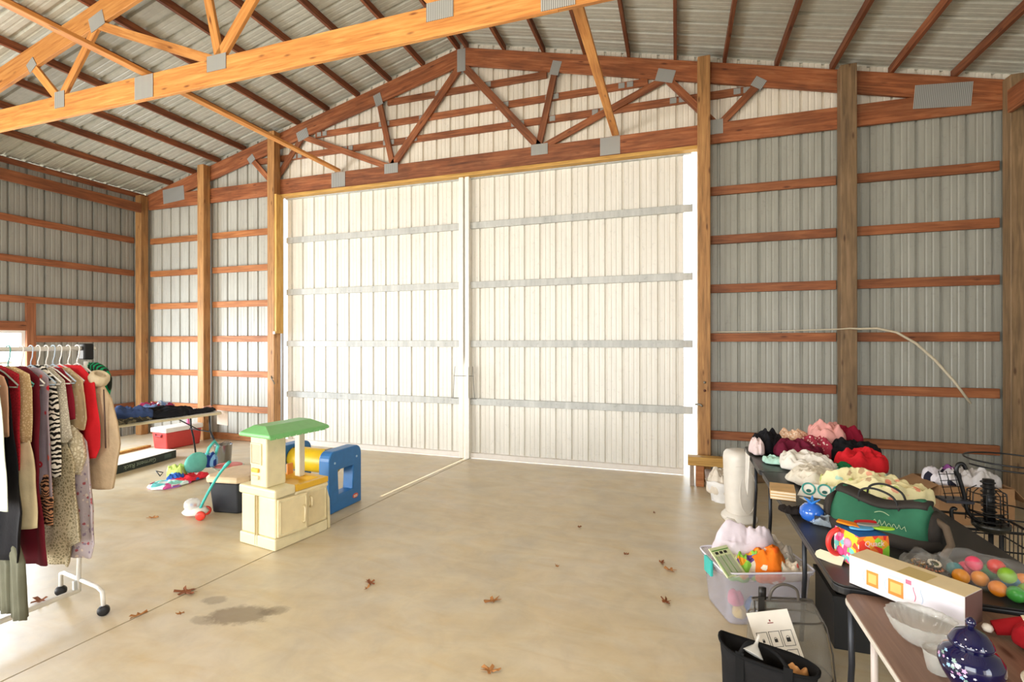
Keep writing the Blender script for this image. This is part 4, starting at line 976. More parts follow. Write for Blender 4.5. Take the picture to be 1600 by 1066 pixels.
# soft activity cube
def build_cube():
    t = thing('activity_cube', 'soft quilted toy cube with a red ring handle and bright felt flaps', 'toy', (.775, 2.56, ZA), R(24))
    M1 = F('toy_floral_print', '#f0c93a', 'multi', ['#e8588f', '#f2a0c4', '#79c9c4', '#f0c93a', '#8fd04f', '#e8583a', '#f6ead8'], scale=46)
    M2 = F('toy_red_print', '#e0402f', 'multi', ['#f0a82f', '#e0402f', '#d8322c', '#8fce3f', '#e87832'], scale=30)
    NV = F('toy_blue_felt', '#1f5a96')
    s = .075
    def puff(k):
        me = MB()
        N = 8; 
        vs = []; 
        def pt(ax, sg, i, j):
            u_ = -1 + 2 * i / N; v_ = -1 + 2 * j / N
            p = [0, 0, 0]; p[ax] = sg; p[(ax + 1) % 3] = u_; p[(ax + 2) % 3] = v_
            q = Vector(p); L = q.length; q = q * (1 - .13 * (L - 1)); bul = (1 - u_ ** 2) * (1 - v_ ** 2) * .10
            q[ax] += sg * bul; return (q.x * s, q.y * s, q.z * s + s)
        for ax in range(3):
            for sg in (-1, 1):
                if (ax, sg) in k: me.grid([[pt(ax, sg, i, j) for j in range(N + 1)] for i in range(N + 1)])
        return me
    a = puff([(0, -1), (0, 1), (1, 1), (2, -1)]).obj('flower_sides', M1, t, True)
    b_ = puff([(1, -1)]).obj('red_side', M2, t, True)
    c = puff([(2, 1)]).obj('blue_top', NV, t, True)
    MB().tube([(-.082 - .05 * math.sin(a), .03, .085 + .055 * math.cos(a)) for a in [PI * q / 14 for q in range(15)]], .011, 10).obj('ring_handle', plain('red_rubber', '#d8352f', .4), t, True)
    text('Quack', .034, plain('pale_pink_thread', '#f3c9c4', .7), (-.01, -.0835, .118), (R(90), 0, 0), t)
    def leaf_(name, col, pts, z0):
        mb = MB(); mb.prism(pts, .008, Matrix.Translation((0, 0, z0)))
        return mb.obj(name, F(name + '_felt', col), t, bevel=.003)
    def oval(cx, cy, rx, ry, ang): return [(cx + rx * math.cos(a) * math.cos(ang) - ry * math.sin(a) * math.sin(ang), cy + rx * math.cos(a) * math.sin(ang) + ry * math.sin(a) * math.cos(ang)) for a in [2 * PI * q / 18 for q in range(18)]]
    leaf_('orange_flap', '#f08a1c', [(-.07, .06), (-.03, -.03), (.0, .03), (-.04, .085)], .160)
    leaf_('light_blue_flap', '#5fa9d8', oval(-.015, -.02, .05, .022, -.2), .158)
    leaf_('grey_flap', '#8a8680', oval(.03, -.005, .045, .018, -.3), .166)
    leaf_('red_flap', '#d4262a', oval(.06, .045, .05, .022, -.1), .158)
    leaf_('lime_flap', '#9fd23a', oval(.075, -.035, .045, .018, -.25), .159)
    for k, (x, y, z, c) in enumerate(((-.079, -.02, .10, '#ee9abf'), (-.074, -.06, .045, '#f3c12e'), (-.08, .02, .05, '#e8538f'), (-.02, -.082, .06, '#e43a2e'), (-.05, -.083, .03, '#f2b32a'))):
        MB().lathe([(.001, -.012), (.016, -.008), (.021, 0), (.016, .008), (.001, .012)], 14, Matrix.Translation((x, y, z)) @ Matrix.Rotation(R(90), 4, 'Y' if y > -.07 else 'X')).obj('felt_flower', F('felt_flower_%d' % k, c), t, True)
build_cube()
o = MB().prism([(-.05, -.02), (.045, -.026), (.045, .026), (-.05, .026), (-.062, .01), (-.062, -.008)], .0022).obj('price_tag', plain('cream_card_tag', '#eee3c6', .6)); o.location = (.655, 2.54, ZA + .012); o.rotation_euler = (R(35), R(4), R(-30))
tag(o, 'blank cream price tag in front of the soft toy cube', 'tag')

# white mug gift box
def build_mugbox():
    t = thing('gift_box', 'long white gift box printed with two amber glass mugs', 'box', (.840, 2.245, .7475), R(-45))
    L, W, H = .37, .125, .113
    MB().box(-L / 2, L / 2, -W / 2, W / 2, .0005, H).obj('carton', plain('white_gloss_carton', '#d9d6d7', .35), t, bevel=.0012, seg=1)
    MB().box(-L / 2 + .001, L / 2 - .001, -W / 2 + .001, W / 2 - .001, H, H + .0008).obj('cream_lid', plain('cream_carton_top', '#ead7ae', .45), t)
    MB().box(-.02, .07, -W / 2 + .002, W / 2 - .03, H + .0008, H + .0012).obj('lid_print', plain('khaki_print', '#cdb77c', .45), t)
    MB().box(L / 2, L / 2 + .0008, -W / 2 + .001, W / 2 - .001, .001, H - .001).obj('brown_end', plain('mauve_brown_carton', '#7a5c56', .5), t)
    AM = plain('amber_print', '#d98a35', .35); AL = plain('light_amber_print', '#eab868', .35); BLp = plain('pale_blue_print', '#b9cbe0', .4); PK = plain('pink_print', '#d86a86', .4)
    y = -W / 2
    def flat(x0, x1, z0, z1, m, d=.0006, nm='print'): return MB().box(x0, x1, y - d, y, z0, z1).obj(nm, m, t)
    flat(-L / 2 + .004, L / 2 - .004, .028, .075, plain('pale_grey_lilac_print', '#dcd8e0', .4), .0003, 'grey_band')
    for x, w_ in ((-.10, .042), (-.02, .05)):
        o = flat(x - w_ / 2, x + w_ / 2, .022, .080, AM, .0008, 'mug_print')
        MB().box(x - w_ / 2 + .007, x + w_ / 2 - .007, y - .0011, y, .034, .070).obj('mug_highlight', AL, o)
        pts = [(x - w_ / 2 - .012 * math.sin(a), y - .001, .052 + .022 * math.cos(a)) for a in [PI * q / 10 for q in range(11)]]
        MB().tube(pts, .0012, 5).obj('mug_handle_print', BLp, o)
    flat(-.045, .0, .088, .095, BLp); flat(.012, .03, .084, .10, PK)
    for x in (.040, .062): MB().tube([(x + .004 * math.sin(q), y - .001, .03 + q * .01) for q in range(6)], .0012, 5).obj('squiggle_print', PK if x < .05 else BLp, t)
build_mugbox()

# glass bowl, glass dish, ginger jar
GL = plain('clear_pressed_glass', '#f2f4ee', .06, trans=.6, alpha=.5, bumpy=.5); 
def glass(name, label, c, prof, nrib, amp, parent=None, z=ZB):
    n = nrib * 4; mb = MB(); rings = []
    for r_, zz in prof:
        k = 1 + amp * (1 if zz > .004 else 0)
        rings.append([(r_ * (1 + amp * math.cos(nrib * 2 * PI * j / n)) * math.cos(2 * PI * j / n), r_ * (1 + amp * math.cos(nrib * 2 * PI * j / n)) * math.sin(2 * PI * j / n), zz) for j in range(n)])
    mb.loft(rings); o = mb.obj(name, GL, None, True); o.location = (c[0], c[1], z); tag(o, label, 'glass bowl'); return o
glass('glass_bowl', 'wide cut glass bowl in front of the white gift box', (.772, 1.985), [(.030, .001), (.045, .004), (.062, .018), (.066, .024), (.076, .036), (.079, .043), (.087, .056), (.088, .064), (.094, .074), (.098, .084), (.093, .083), (.083, .056), (.064, .030), (.03, .012)], 20, .03)
glass('glass_dish', 'small clear glass dish between the cut glass bowl and the blue jar', (.752, 1.822), [(.022, .001), (.028, .004), (.034, .03), (.038, .055), (.041, .066), (.037, .064), (.030, .03), (.012, .010)], 12, .03)
def build_jar():
    t = thing('ginger_jar', 'cobalt blue ginger jar with a knobbed lid and painted flowers', 'jar', (.772, 1.695, ZB))
    t.scale = (.93, .93, .93)
    m, nt, b = new_mat('cobalt_glaze'); v = coords(nt)
    b.inputs['Base Color'].default_value = srgb('#0b0b38'); b.inputs['Roughness'].default_value = .07; b.inputs['Coat Weight'].default_value = .5
    MB().lathe([(.045, .001), (.05, .004), (.046, .012), (.036, .022), (.036, .03), (.05, .055), (.068, .085), (.078, .115), (.076, .14), (.062, .16), (.048, .168), (.044, .176)], 48, None).obj('jar_body', m, t, True)
    MB().lathe([(.052, .174), (.054, .180), (.052, .186), (.045, .20), (.034, .213), (.016, .222), (.010, .226)], 40).obj('lid', m, t, True)
    MB().lathe([(.008, .225), (.007, .230), (.012, .236), (.0135, .243), (.010, .250), (.003, .256)], 24).obj('lid_knob', m, t, True)
    rnd = random.Random(5)
    cols = [plain('painted_pink', '#b98fb4', .3), plain('painted_grey_green', '#7f9c90', .3), plain('painted_white', '#e6e3ee', .3), plain('painted_pale_blue', '#8fb6cf', .3)]
    pr = [(.05, .055), (.068, .085), (.078, .115), (.076, .14), (.062, .16)]
    def rad(z):
        for (r0, z0), (r1, z1) in zip(pr, pr[1:]):
            if z0 <= z <= z1: return r0 + (r1 - r0) * (z - z0) / (z1 - z0)
        return .07
    for k in range(30):
        f = rnd.random(); an = R(-172 + 62 * f + rnd.uniform(-18, 18)); z = .145 - .05 * f + rnd.uniform(-.02, .02)
        r_ = rad(z) + .0006; p = Vector((r_ * math.cos(an), r_ * math.sin(an), z)); nrm = Vector((math.cos(an), math.sin(an), .25 if z > .12 else -.3)).normalized()
        a0 = nrm.cross(Vector((0, 0, 1))).normalized(); a1 = nrm.cross(a0)
        rr = rnd.uniform(.004, .008)
        pts = [p + (a0 * math.cos(q) + a1 * math.sin(q)) * rr * (1 if i % 2 else .55) for i, q in enumerate([2 * PI * q / 10 for q in range(10)])]
        link_mesh('painted_flower', pts + [q + nrm * .0005 for q in pts], [tuple(range(10)), tuple(range(19, 9, -1))] + [(i, (i + 1) % 10, 10 + (i + 1) % 10, 10 + i) for i in range(10)], cols[k % 4], t)
    for k in range(7):
        an = R(-150 + 12 * k); r_ = .0535
        MB().lathe([(.001, 0), (.002, .001), (.001, .002)], 8, Matrix.Translation((r_ * math.cos(an), r_ * math.sin(an), .188))).obj('painted_dot', cols[2], t)
build_jar()
# balls in a clear bag
def ball_bag():
    cols = [('green', '#3f9a3c'), ('pink', '#e0486a'), ('orange', '#f09a1f'), ('blue', '#2f86ae'), ('yellow green', '#7fae2a'), ('red', '#d8382f'), ('amber', '#e8881c'), ('teal', '#3a8f9a')]
    spots = [(-.045, .10, 0, 0), (-.13, .04, 0, 1), (-.045, -.055, 0, 2), (.06, .03, 0, 3), (.135, -.03, 0, 4), (.02, .13, 0, 5), (.09, .11, 0, 6), (-.16, -.03, 0, 7), (.045, -.12, 0, 6), (-.11, -.11, 0, 2), (.115, -.12, 0, 0), (.0, .035, 1, 5), (.065, -.055, 1, 4), (-.08, -.02, 1, 1)]
    c = Vector((1.20, 2.47, 0))
    for k, (x, y, l, ci) in enumerate(spots):
        nm, cc = cols[ci]
        o = MB().lathe([(a * .8, b * .8) for a, b in [(.001, 0), (.014, .0028), (.0255, .0106), (.0333, .022), (.036, .036), (.0333, .050), (.0255, .0614), (.014, .0692), (.001, .072)]], 20).obj('play_ball', plain('ball_%s' % nm, cc, .35), None, True)
        ra, rb = x * math.cos(-.7) - y * math.sin(-.7), x * math.sin(-.7) + y * math.cos(-.7)
        o.location = (c.x + ra * .72, c.y + rb * .72, ZA + .003 + l * .045)
        where = ['%s play ball at the back of the clear bag' , '%s play ball at the left end of the clear bag', '%s play ball at the front of the clear bag', '%s play ball in the middle of the clear bag', '%s play ball at the right side of the clear bag'][[0, 1, 2, 3, 4, 0, 4, 1, 2, 1, 4, 3, 3, 1][k]]
        if l: where = '%s play ball lying on top of the others in the clear bag'
        lab = where % nm
        if k == 6: lab = 'amber play ball at the far right corner of the clear bag'
        tag(o, lab, 'ball', 'play balls in the clear bag')
    m = plain('clear_polythene', '#eef0ee', .12, alpha=.09)
    o = heap('clear_bag', 'clear plastic bag holding the coloured play balls', 'bag', (c.x, c.y, ZA), .16, .13, .105, m, rz=-.7, seed=51, fold=.10, flat=.3, lob=.15)
ball_bag()
# costume jewellery in a bag
def jewel():
    t = thing('jewellery_bag', 'clear bag of gold and copper costume jewellery behind the white gift box', 'bag', (1.00, 2.53, ZA))
    mm = [plain('gold_beads', '#b98a3c', .2, metal=.8), plain('copper_beads', '#c9764a', .25, metal=.6), plain('dark_beads', '#2a211c', .2), plain('pearl_beads', '#e8dcc8', .25), plain('green_glass_beads', '#5f6f45', .2)]
    rnd = random.Random(9)
    for k in range(13):
        a = rnd.uniform(0, 6.28); d = rnd.uniform(0, .055); cx, cy = d * math.cos(a) * 1.3, d * math.sin(a) * .9; zz = .012 + rnd.uniform(0, .05) * (1 - d / .07)
        r_ = rnd.uniform(.018, .03); tl = rnd.uniform(0, 1.2); pts = []
        Mt = Matrix.Translation((cx, cy, zz)) @ Matrix.Rotation(tl * .5, 4, 'X')
        mb = MB()
        for q in range(14):
            an = 2 * PI * q / 14; p = Mt @ Vector((r_ * math.cos(an), r_ * math.sin(an), .004))
            p.z = max(p.z, .006); b0 = .0052
            mb.lathe([(.0008, -b0), (b0 * .8, -b0 * .5), (b0, 0), (b0 * .8, b0 * .5), (.0008, b0)], 8, Matrix.Translation(p))
        mb.obj('bead_bracelet', mm[k % 5], t, True)
    heap('bag_film', None, None, (0, 0, 0), .10, .07, .08, plain('clear_film_bag', '#e6e4de', .1, alpha=.12), parent=t, seed=52)
jewel()
# red plush at the right edge
def plush():
    t = thing('red_plush', 'red velvet plush with cream lace cuffs at the right edge of the brown table', 'soft toy', (1.125, 2.02, ZB), R(-25))
    RV = F('red_velvet', '#a0101a', bumps=.3); 
    heap('plush_body', None, None, (.05, -.02, 0), .13, .10, .10, RV, parent=t, seed=53, fold=.15)
    MB().tube([(-.13, .03, .03), (-.07, .05, .05), (.0, .06, .075), (.10, .05, .08)], [.022, .028, .034, .036], 12).obj('plush_arm', RV, t, True)
    MB().tube([(-.05, .055, .052), (-.015, .060, .068)], .036, 14).obj('lace_cuff', F('gold_lace', '#d8b98c', 'lace', '#efe0c2', scale=90), t, True)
    MB().lathe([(.001, -.014), (.012, -.01), (.016, 0), (.012, .01), (.001, .014)], 12, Matrix.Translation((-.145, .025, .026))).obj('white_pompom', F('white_pile', '#efe9dc'), t, True)
    heap('mauve_patch', None, None, (.14, -.07, 0), .06, .05, .09, F('mauve_felt', '#8b4a4c'), parent=t, seed=54, fold=.1)
plush()
o = MB().lathe([(.05, .001), (.085, .006), (.105, .016), (.108, .018), (.103, .019), (.08, .010), (.001, .007)], 36).obj('white_plate', plain('cream_ceramic', '#e8dfcc', .15), None, True); o.location = (1.055, 1.80, ZB); tag(o, 'cream ceramic plate behind the blue ginger jar', 'plate')

# ---------------------------------------------------------------- pail by the post
def build_pail():
    t = thing('diaper_pail', 'tall white plastic pail with a foot pedal beside the clothes table', 'pail', (.575, 5.22, 0), R(20))
    WP = plain('warm_white_plastic', '#eae3d8', .32)
    def rr(w_, d, z, k=.78):
        return [(w_ * math.copysign(abs(math.cos(a)) ** k, math.cos(a)), d * math.copysign(abs(math.sin(a)) ** k, math.sin(a)), z) for a in [2 * PI * q / 32 for q in range(32)]]
    MB().loft([rr(.11, .12, .06), rr(.115, .125, .10), rr(.128, .135, .35), rr(.135, .14, .55), rr(.136, .142, .60), rr(.130, .136, .64), rr(.112, .118, .665), rr(.075, .08, .678), rr(.02, .02, .68)]).obj('shell', WP, t, True)
    MB().loft([rr(.145, .15, .002), rr(.155, .16, .02), rr(.15, .155, .045), rr(.125, .13, .075), rr(.11, .115, .085)]).obj('foot_ring', WP, t, True)
    MB().loft([rr(.05, .05, .01), rr(.055, .055, .03), rr(.035, .035, .05)]).obj('pedal', WP, t, True).location = (-.12, -.09, 0)
    pts = [(.02 + .075 * math.cos(a), -.1325 - 0 * a, .30 + .20 * math.sin(a)) for a in [R(q) for q in range(0, 361, 15)]]
    MB().tube([(x, -.134 + .02 * abs(x) , z) for x, y, z in pts], .003, 6).obj('panel_seam', WP, t, True)
    MB().tube([(x, -.139 + .3 * x * x, .545) for x in (-.10, -.05, 0, .05, .10)], .0025, 6).obj('lid_seam', WP, t, True)
build_pail()
# beam block and bricks at the post foot
o = board('wood_block', (.13, 6.30, .30), (.62, 6.30, .30), .105, .13, W_YEL, bevel=.004); tag(o, 'short thick yellow timber resting across blocks at the door post foot', 'timber')
o = MB().box(.22, .31, 6.245, 6.355, .002, .246).obj('wood_block', W_GIRT, bevel=.004); tag(o, 'short upright wood block under the yellow timber', 'timber')
o = MB().box(.155, .20, 6.25, 6.36, .002, .246).obj('concrete_paver', plain('brown_concrete', '#9a8878', .85, vary=.12), None, bevel=.004); tag(o, 'thin upright concrete paver left of the upright wood block', 'paver')
o = MB().hexa([(.33, 6.02, .003), (.47, 6.02, .003), (.47, 6.20, .003), (.33, 6.20, .003)], [(.31, 6.08, .235), (.44, 6.08, .235), (.44, 6.20, .235), (.31, 6.20, .235)]).obj('concrete_paver', plain('grey_brown_concrete', '#8d7d74', .85, vary=.12), None, bevel=.02, seg=3); tag(o, 'grey concrete block leaning in front of the door post', 'paver')
def paperbag():
    t = thing('paper_bag', 'crumpled white paper bag of scrap behind the white pail', 'bag', (.47, 5.75, 0))
    P = [[((.10 + .07 * i / 5 + .01 * math.sin(j * 2.3 + i)) * math.cos(2 * PI * j / 18), (.08 + .05 * i / 5 + .01 * math.sin(j * 3.1)) * math.sin(2 * PI * j / 18), .003 + .045 * i + .012 * math.sin(j * 1.7) * (i / 5)) for j in range(18)] for i in range(6)]
    mb = MB().loft(P, cap=False); mb.f.append(tuple(range(18))); o = mb.obj('bag_wall', F('white_paper', '#efece8', rough=.7), t, True); solid(o, .002)
    heap('crumpled_paper', None, None, (0, 0, .06), .14, .11, .25, F('scrap_paper', '#e8dccb', bumps=1), parent=t, seed=61, fold=.7)
paperbag()

# ---------------------------------------------------------------- clear bin with its contents
def build_bin():
    rz = R(20)
    t = thing('storage_bin', 'clear plastic storage bin overflowing with baby things on the floor', 'storage bin', (.475, 3.50, 0), rz)
    m = plain('clear_frosted_plastic', '#dedbe8', .18, alpha=.30)
    def ring(x, y, z, k=.22): return [(x * math.copysign(abs(math.cos(a)) ** k, math.cos(a)), y * math.copysign(abs(math.sin(a)) ** k, math.sin(a)), z) for a in [2 * PI * (q + .5) / 32 for q in range(32)]]
    W, D = .27, .19
    mb = MB().loft([ring(W * .88, D * .88, .003), ring(W * .90, D * .90, .02), ring(W, D, .30), ring(W * 1.05, D * 1.06, .305), ring(W * 1.06, D * 1.07, .33)], cap=False)
    mb.f.append(tuple(reversed(range(32)))); o = mb.obj('bin_body', m, t, True); solid(o, .003)
    mb = MB()
    for a, b_ in ((1.055, .325), (1.06, .332)): pass
    MB().tube([Vector(p) for p in ring(W * 1.06, D * 1.07, .331) + [ring(W * 1.06, D * 1.07, .331)[0]]], .006, 6).obj('rim', plain('frosted_rim', '#e9e6f0', .3), t, True)
    MB().box(-W * 1.06 - .022, -W * 1.06 - .002, -.05, .05, .24, .34).obj('latch', plain('teal_latch', '#3dbcb4', .35), t, bevel=.006)
    M = Matrix.Translation((.475, 3.50, 0)) @ Matrix.Rotation(rz, 4, 'Z')
    def at(x, y, z): v = M @ Vector((x, y, z)); return (v.x, v.y, v.z)
    heap('blanket', 'pale lavender blanket bulging over the back of the clear bin', 'blanket', at(-.03, .06, .20), .21, .12, .31, F('lavender_fleece', '#dfd3dc', bumps=.3), rz=rz, seed=71, fold=.35, flat=.6, lob=.15)
    heap('vinyl_pouch', 'crinkled clear pouch with grey items at the right back of the bin', 'pouch', at(.15, .04, .20), .11, .12, .22, plain('crinkled_vinyl', '#cfc5b8', .12, vary=.2), rz=rz, seed=72, fold=.2)
    heap('plush_toy', 'orange and white plush toy in the middle of the clear bin', 'soft toy', at(.04, -.07, .22), .12, .09, .21, F('orange_plush', '#ee7a1e', 'spots', ['#f3e6d0', '#e8601a', '#f0a040'], scale=16), rz=rz, seed=73, fold=.25)
    heap('baby_toy', 'bundle of blue, yellow and green baby toys at the left of the bin', 'toy', at(-.11, -.06, .22), .11, .085, .19, F('mixed_toy_print', '#8fc84a', 'multi', ['#4aa6c8', '#f0a52f', '#8fc84a', '#6a4a8c', '#f0e6cf'], scale=22), rz=rz, seed=74, fold=.45)
    heap('baby_cloth', 'cream and teal printed cloth along the right rim of the bin', 'cloth', at(.15, -.12, .24), .11, .05, .11, F('cream_teal_print', '#ecdcc4', 'spots', ['#6fc0ae', '#e06a5a', '#f0b840'], scale=22), rz=rz, seed=75, fold=.35)
    for k, (x, y, z, r_, c, lab) in enumerate(((-.17, -.10, .12, .045, '#e85a7e', 'pink toy pressed against the left wall of the clear bin'), (-.15, -.10, .035, .04, '#e8c84a', 'yellow toy at the bottom left of the clear bin'), (-.06, -.11, .07, .05, '#3f86c8', 'blue toy low inside the clear bin'), (.06, -.11, .06, .05, '#9ad0c0', 'pale green toy low inside the clear bin'))):
        heap('toy_block', lab, 'toy', at(x, y, z - r_ + .012), r_, r_, r_ * 1.9, plain('bin_toy_%d' % k, c, .5), seed=80 + k, fold=.1, n=20, rings=8)
    # green printed card
    c = thing('flash_card', 'green and white printed card leaning over the left end of the bin', 'card', at(-.24, -.13, .375), rz + R(22))
    Mc = Matrix.Rotation(R(38), 4, 'X')
    MB().box(-.075, .075, -.095, .095, -.004, .004, Mc).obj('card_sheet', plain('pale_green_card', '#dfe8b8', .5), c, bevel=.002)
    DG = plain('green_ink', '#5f9a3c', .5); BI = plain('black_ink', '#222620', .5); GI = plain('grey_green_ink2', '#b9c2a4', .5)
    MB().box(-.065, .065, .070, .076, .004, .0055, Mc).obj('title_rule', DG, c)
    for k in range(3): MB().box(-.05 + k * .035, -.028 + k * .035, .048, .064, .004, .0055, Mc).obj('bold_letter', BI, c)
    for i in range(3):
        MB().box(-.058 + i * .04, -.024 + i * .04, -.085, .035, .004, .0052, Mc).obj('printed_column', GI, c)
        MB().box(-.063 + i * .04, -.060 + i * .04, -.088, .040, .004, .0056, Mc).obj('column_rule', DG, c)
build_bin()

# ---------------------------------------------------------------- transparent vinyl bag with its paper insert
def build_vinyl():
    t = thing('vinyl_backpack', 'transparent smoky vinyl bag with dark piping standing under the black table', 'bag', (.55, 2.88, 0), R(14))
    V = plain('smoky_clear_vinyl', '#8f8a80', .08, alpha=.48, coat=.4); PI_ = plain('taupe_piping', '#5c554d', .4)
    def ring(w_, d, z, sx=0): return [(sx + w_ * math.copysign(abs(math.cos(a)) ** .45, math.cos(a)), d * math.copysign(abs(math.sin(a)) ** .6, math.sin(a)), z) for a in [2 * PI * q / 28 for q in range(28)]]
    MB().loft([ring(.19, .085, .003), ring(.20, .09, .02), ring(.195, .085, .15, -.005), ring(.18, .07, .28, -.015), ring(.165, .05, .34, -.02), ring(.15, .018, .385, -.03)]).obj('vinyl_body', V, t, True)
    for z, w_, d, sx in ((.012, .20, .09, 0), (.385, .15, .018, -.03), (.30, .178, .066, -.015)):
        rg = ring(w_, d, z, sx); MB().tube(rg + [rg[0]], .0045, 6).obj('piping', PI_, t, True)
    for s in (-1, 1): MB().tube([(s * .195, -.07, .02), (s * .19 - .005, -.065, .15), (s * .175 - .015, -.055, .28), (s * .145 - .03, -.01, .385)], .004, 6).obj('side_piping', PI_, t, True)
    MB().tube(cr([(-.10, -.01, .385), (-.085, -.02, .45), (-.03, -.02, .475), (.03, -.02, .45), (.045, -.01, .385)]), .007, 8).obj('carry_handle', PI_, t, True)
    MB().box(-.17, -.14, -.05, -.045, .15, .42).obj('dark_strap', plain('dark_webbing', '#28241f', .6), t)
    MB().loft([[(-.13 + .02 * math.cos(q), .0 + .012 * math.sin(q), z) for q in [2 * PI * i / 10 for i in range(10)]] for z in (.30, .36, .42, .445)]).obj('buckle', plain('dark_buckle', '#1d1a18', .4), t, True)
build_vinyl()
def build_insert():
    t = thing('paper_insert', 'white instruction sheet with six framed black bag drawings', 'paper', (.545, 2.72, .008), R(2))
    t.scale = (1.15, 1, 1.05)
    M0 = Matrix.Rotation(R(-8), 4, 'X') @ Matrix.Rotation(R(-16), 4, 'Y')
    MB().box(-.085, .085, -.0008, .0008, 0, .36, M0).obj('sheet', plain('warm_white_sheet', '#efe6d8', .6), t)
    INK = plain('sheet_black_ink', '#2b2826', .6)
    for r_ in range(2):
        for c in range(3):
            x0 = -.072 + c * .050; z0 = .20 - r_ * .085; w_, h_ = .044, .070
            mb = MB()
            for a in ((x0, x0 + w_, z0, z0 + .002), (x0, x0 + w_, z0 + h_ - .002, z0 + h_), (x0, x0 + .002, z0, z0 + h_), (x0 + w_ - .002, x0 + w_, z0, z0 + h_)): mb.box(a[0], a[1], -.0016, -.0008, a[2], a[3], M0)
            mb.obj('icon_frame', INK, t)
            k = .6 + .4 * ((c + r_) % 3) / 2
            cx, cz = x0 + w_ / 2, z0 + h_ / 2 - .004
            mb = MB().box(cx - .008 * k, cx + .008 * k, -.0016, -.0008, cz - .012 * k, cz + .006 * k, M0)
            mb.tube([M0 @ Vector((cx + .006 * k * math.cos(a), -.0014, cz + .006 * k + .008 * k * math.sin(a))) for a in [PI * q / 8 for q in range(9)]], .0009, 5)
            mb.obj('bag_icon', INK, t)
    MB().box(-.012, .012, -.0016, -.0008, .305, .309, M0).box(-.003, .003, -.0016, -.0008, .313, .322, M0).obj('header_mark', plain('red_brown_ink', '#8a3f38', .6), t)
build_insert()
# black tote with a clear funnel
def build_tote():
    t = thing('tote_bag', 'black canvas tote bag standing open in front of the instruction sheet', 'bag', (.385, 2.46, 0), R(-16))
    BC = F('black_canvas', '#1a191a', bumps=.4)
    n = 32; rings = []
    for i, (w_, d, z) in enumerate(((.17, .055, .003), (.18, .06, .02), (.185, .065, .15), (.19, .07, .26), (.20, .075, .335))):
        rings.append([(w_ * math.copysign(abs(math.cos(a)) ** .5, math.cos(a)), d * math.copysign(abs(math.sin(a)) ** .7, math.sin(a)) + .008 * math.sin(a * 3 + i), z + (.016 * math.cos(a) * -1 if i == 4 else 0) - (.018 * abs(math.sin(a)) if i == 4 else 0)) for a in [2 * PI * q / n for q in range(n)]])
    mb = MB().loft(rings, cap=False); mb.f.append(tuple(reversed(range(n)))); o = mb.obj('bag_body', BC, t, True); solid(o, .006)
    MB().tube(rings[4] + [rings[4][0]], .007, 8).obj('rolled_rim', F('black_trim', '#101011'), t, True)
    for x in (-.10, .09): MB().box(x - .018, x + .018, -.082, -.077, .02, .34).obj('strap', F('black_webbing2', '#121213'), t, bevel=.002)
    MB().tube(cr([(-.10, -.076, .33), (-.07, -.05, .375), (-.01, -.01, .36), (.05, -.03, .35), (.09, -.074, .33)]), .009, 8).obj('carry_handle', F('black_webbing2', '#121213'), t, True)
build_tote()
o = MB().lathe([(.006, -.045), (.007, -.01), (.010, 0), (.040, .035), (.043, .04), (.040, .040), (.008, .002)], 28, None, False).obj('clear_funnel', plain('milky_clear_plastic', '#e4e2da', .15, alpha=.55), None, True)
o.location = (.335, 2.43, .372); o.rotation_euler = (R(150), R(25), 0); tag(o, 'small milky plastic funnel lying on the tote bag handle', 'funnel')
heap('cloth_bundle', 'tan cloth showing inside the right end of the tote bag', 'cloth', (.50, 2.44, .24), .045, .03, .07, F('tan_wool', '#c9925c'), seed=90, n=20, rings=8)
# black open box added for the dark area beneath the long table
def build_open_box():
    t = thing('added_black_open_box', 'added black open box beneath the long black table', 'crate', (1.08, 3.40, 0))
    m = plain('matt_black_plastic', '#121213', .6)
    mb = MB()
    for x0, x1, y0, y1 in ((-.24, -.225, -.2, .2), (.225, .24, -.2, .2), (-.225, .225, -.2, -.185), (-.225, .225, .185, .2)):
        mb.box(x0, x1, y0, y1, .012, .30)
    mb.obj('added_box_wall', m, t); MB().box(-.24, .24, -.2, .2, .002, .012).obj('added_box_floor', m, t)
    for x0, x1, y0, y1 in ((-.25, .25, -.21, -.2), (-.25, .25, .2, .21), (-.25, -.24, -.2, .2), (.24, .25, -.2, .2)): MB().box(x0, x1, y0, y1, .27, .30).obj('rim', m, t)
build_open_box()

# ---------------------------------------------------------------- cardboard box by the back wall
def build_cardbox():
    t = thing('cardboard_box', 'open brown cardboard box on the floor by the right wall section', 'box', (2.63, 5.95, 0), R(6))
    K = plain('corrugated_cardboard', '#a07a55', .8, vary=.06)
    mb = MB()
    for a in ((-.30, -.292, -.22, .22), (.292, .30, -.22, .22), (-.292, .292, -.22, -.212), (-.292, .292, .212, .22)): mb.box(a[0], a[1], a[2], a[3], .004, .36)
    mb.box(-.30, .30, -.22, .22, .001, .006); mb.obj('box_walls', K, t)
    for side in range(3):
        M = (Matrix.Translation((-.30, 0, .36)) @ Matrix.Rotation(R(-28), 4, 'Y'), Matrix.Translation((0, -.22, .36)) @ Matrix.Rotation(R(-120), 4, 'X'), Matrix.Translation((.30, 0, .36)) @ Matrix.Rotation(R(50), 4, 'Y'))[side]
        if side == 0: MB().box(-.20, 0, -.21, .21, 0, .005, M).obj('flap', K, t)
        elif side == 1: MB().box(-.29, .29, 0, .16, 0, .005, Matrix.Translation((0, -.222, .36)) @ Matrix.Rotation(R(-100), 4, 'X')).obj('flap', K, t)
        else: MB().box(0, .18, -.21, .21, 0, .005, M).obj('flap', K, t)
build_cardbox()
heap('linen', 'white crumpled linen heaped on the right of the open cardboard box', 'linen', (2.75, 5.93, .24), .16, .17, .24, F('white_linen', '#e2dede'), seed=95)
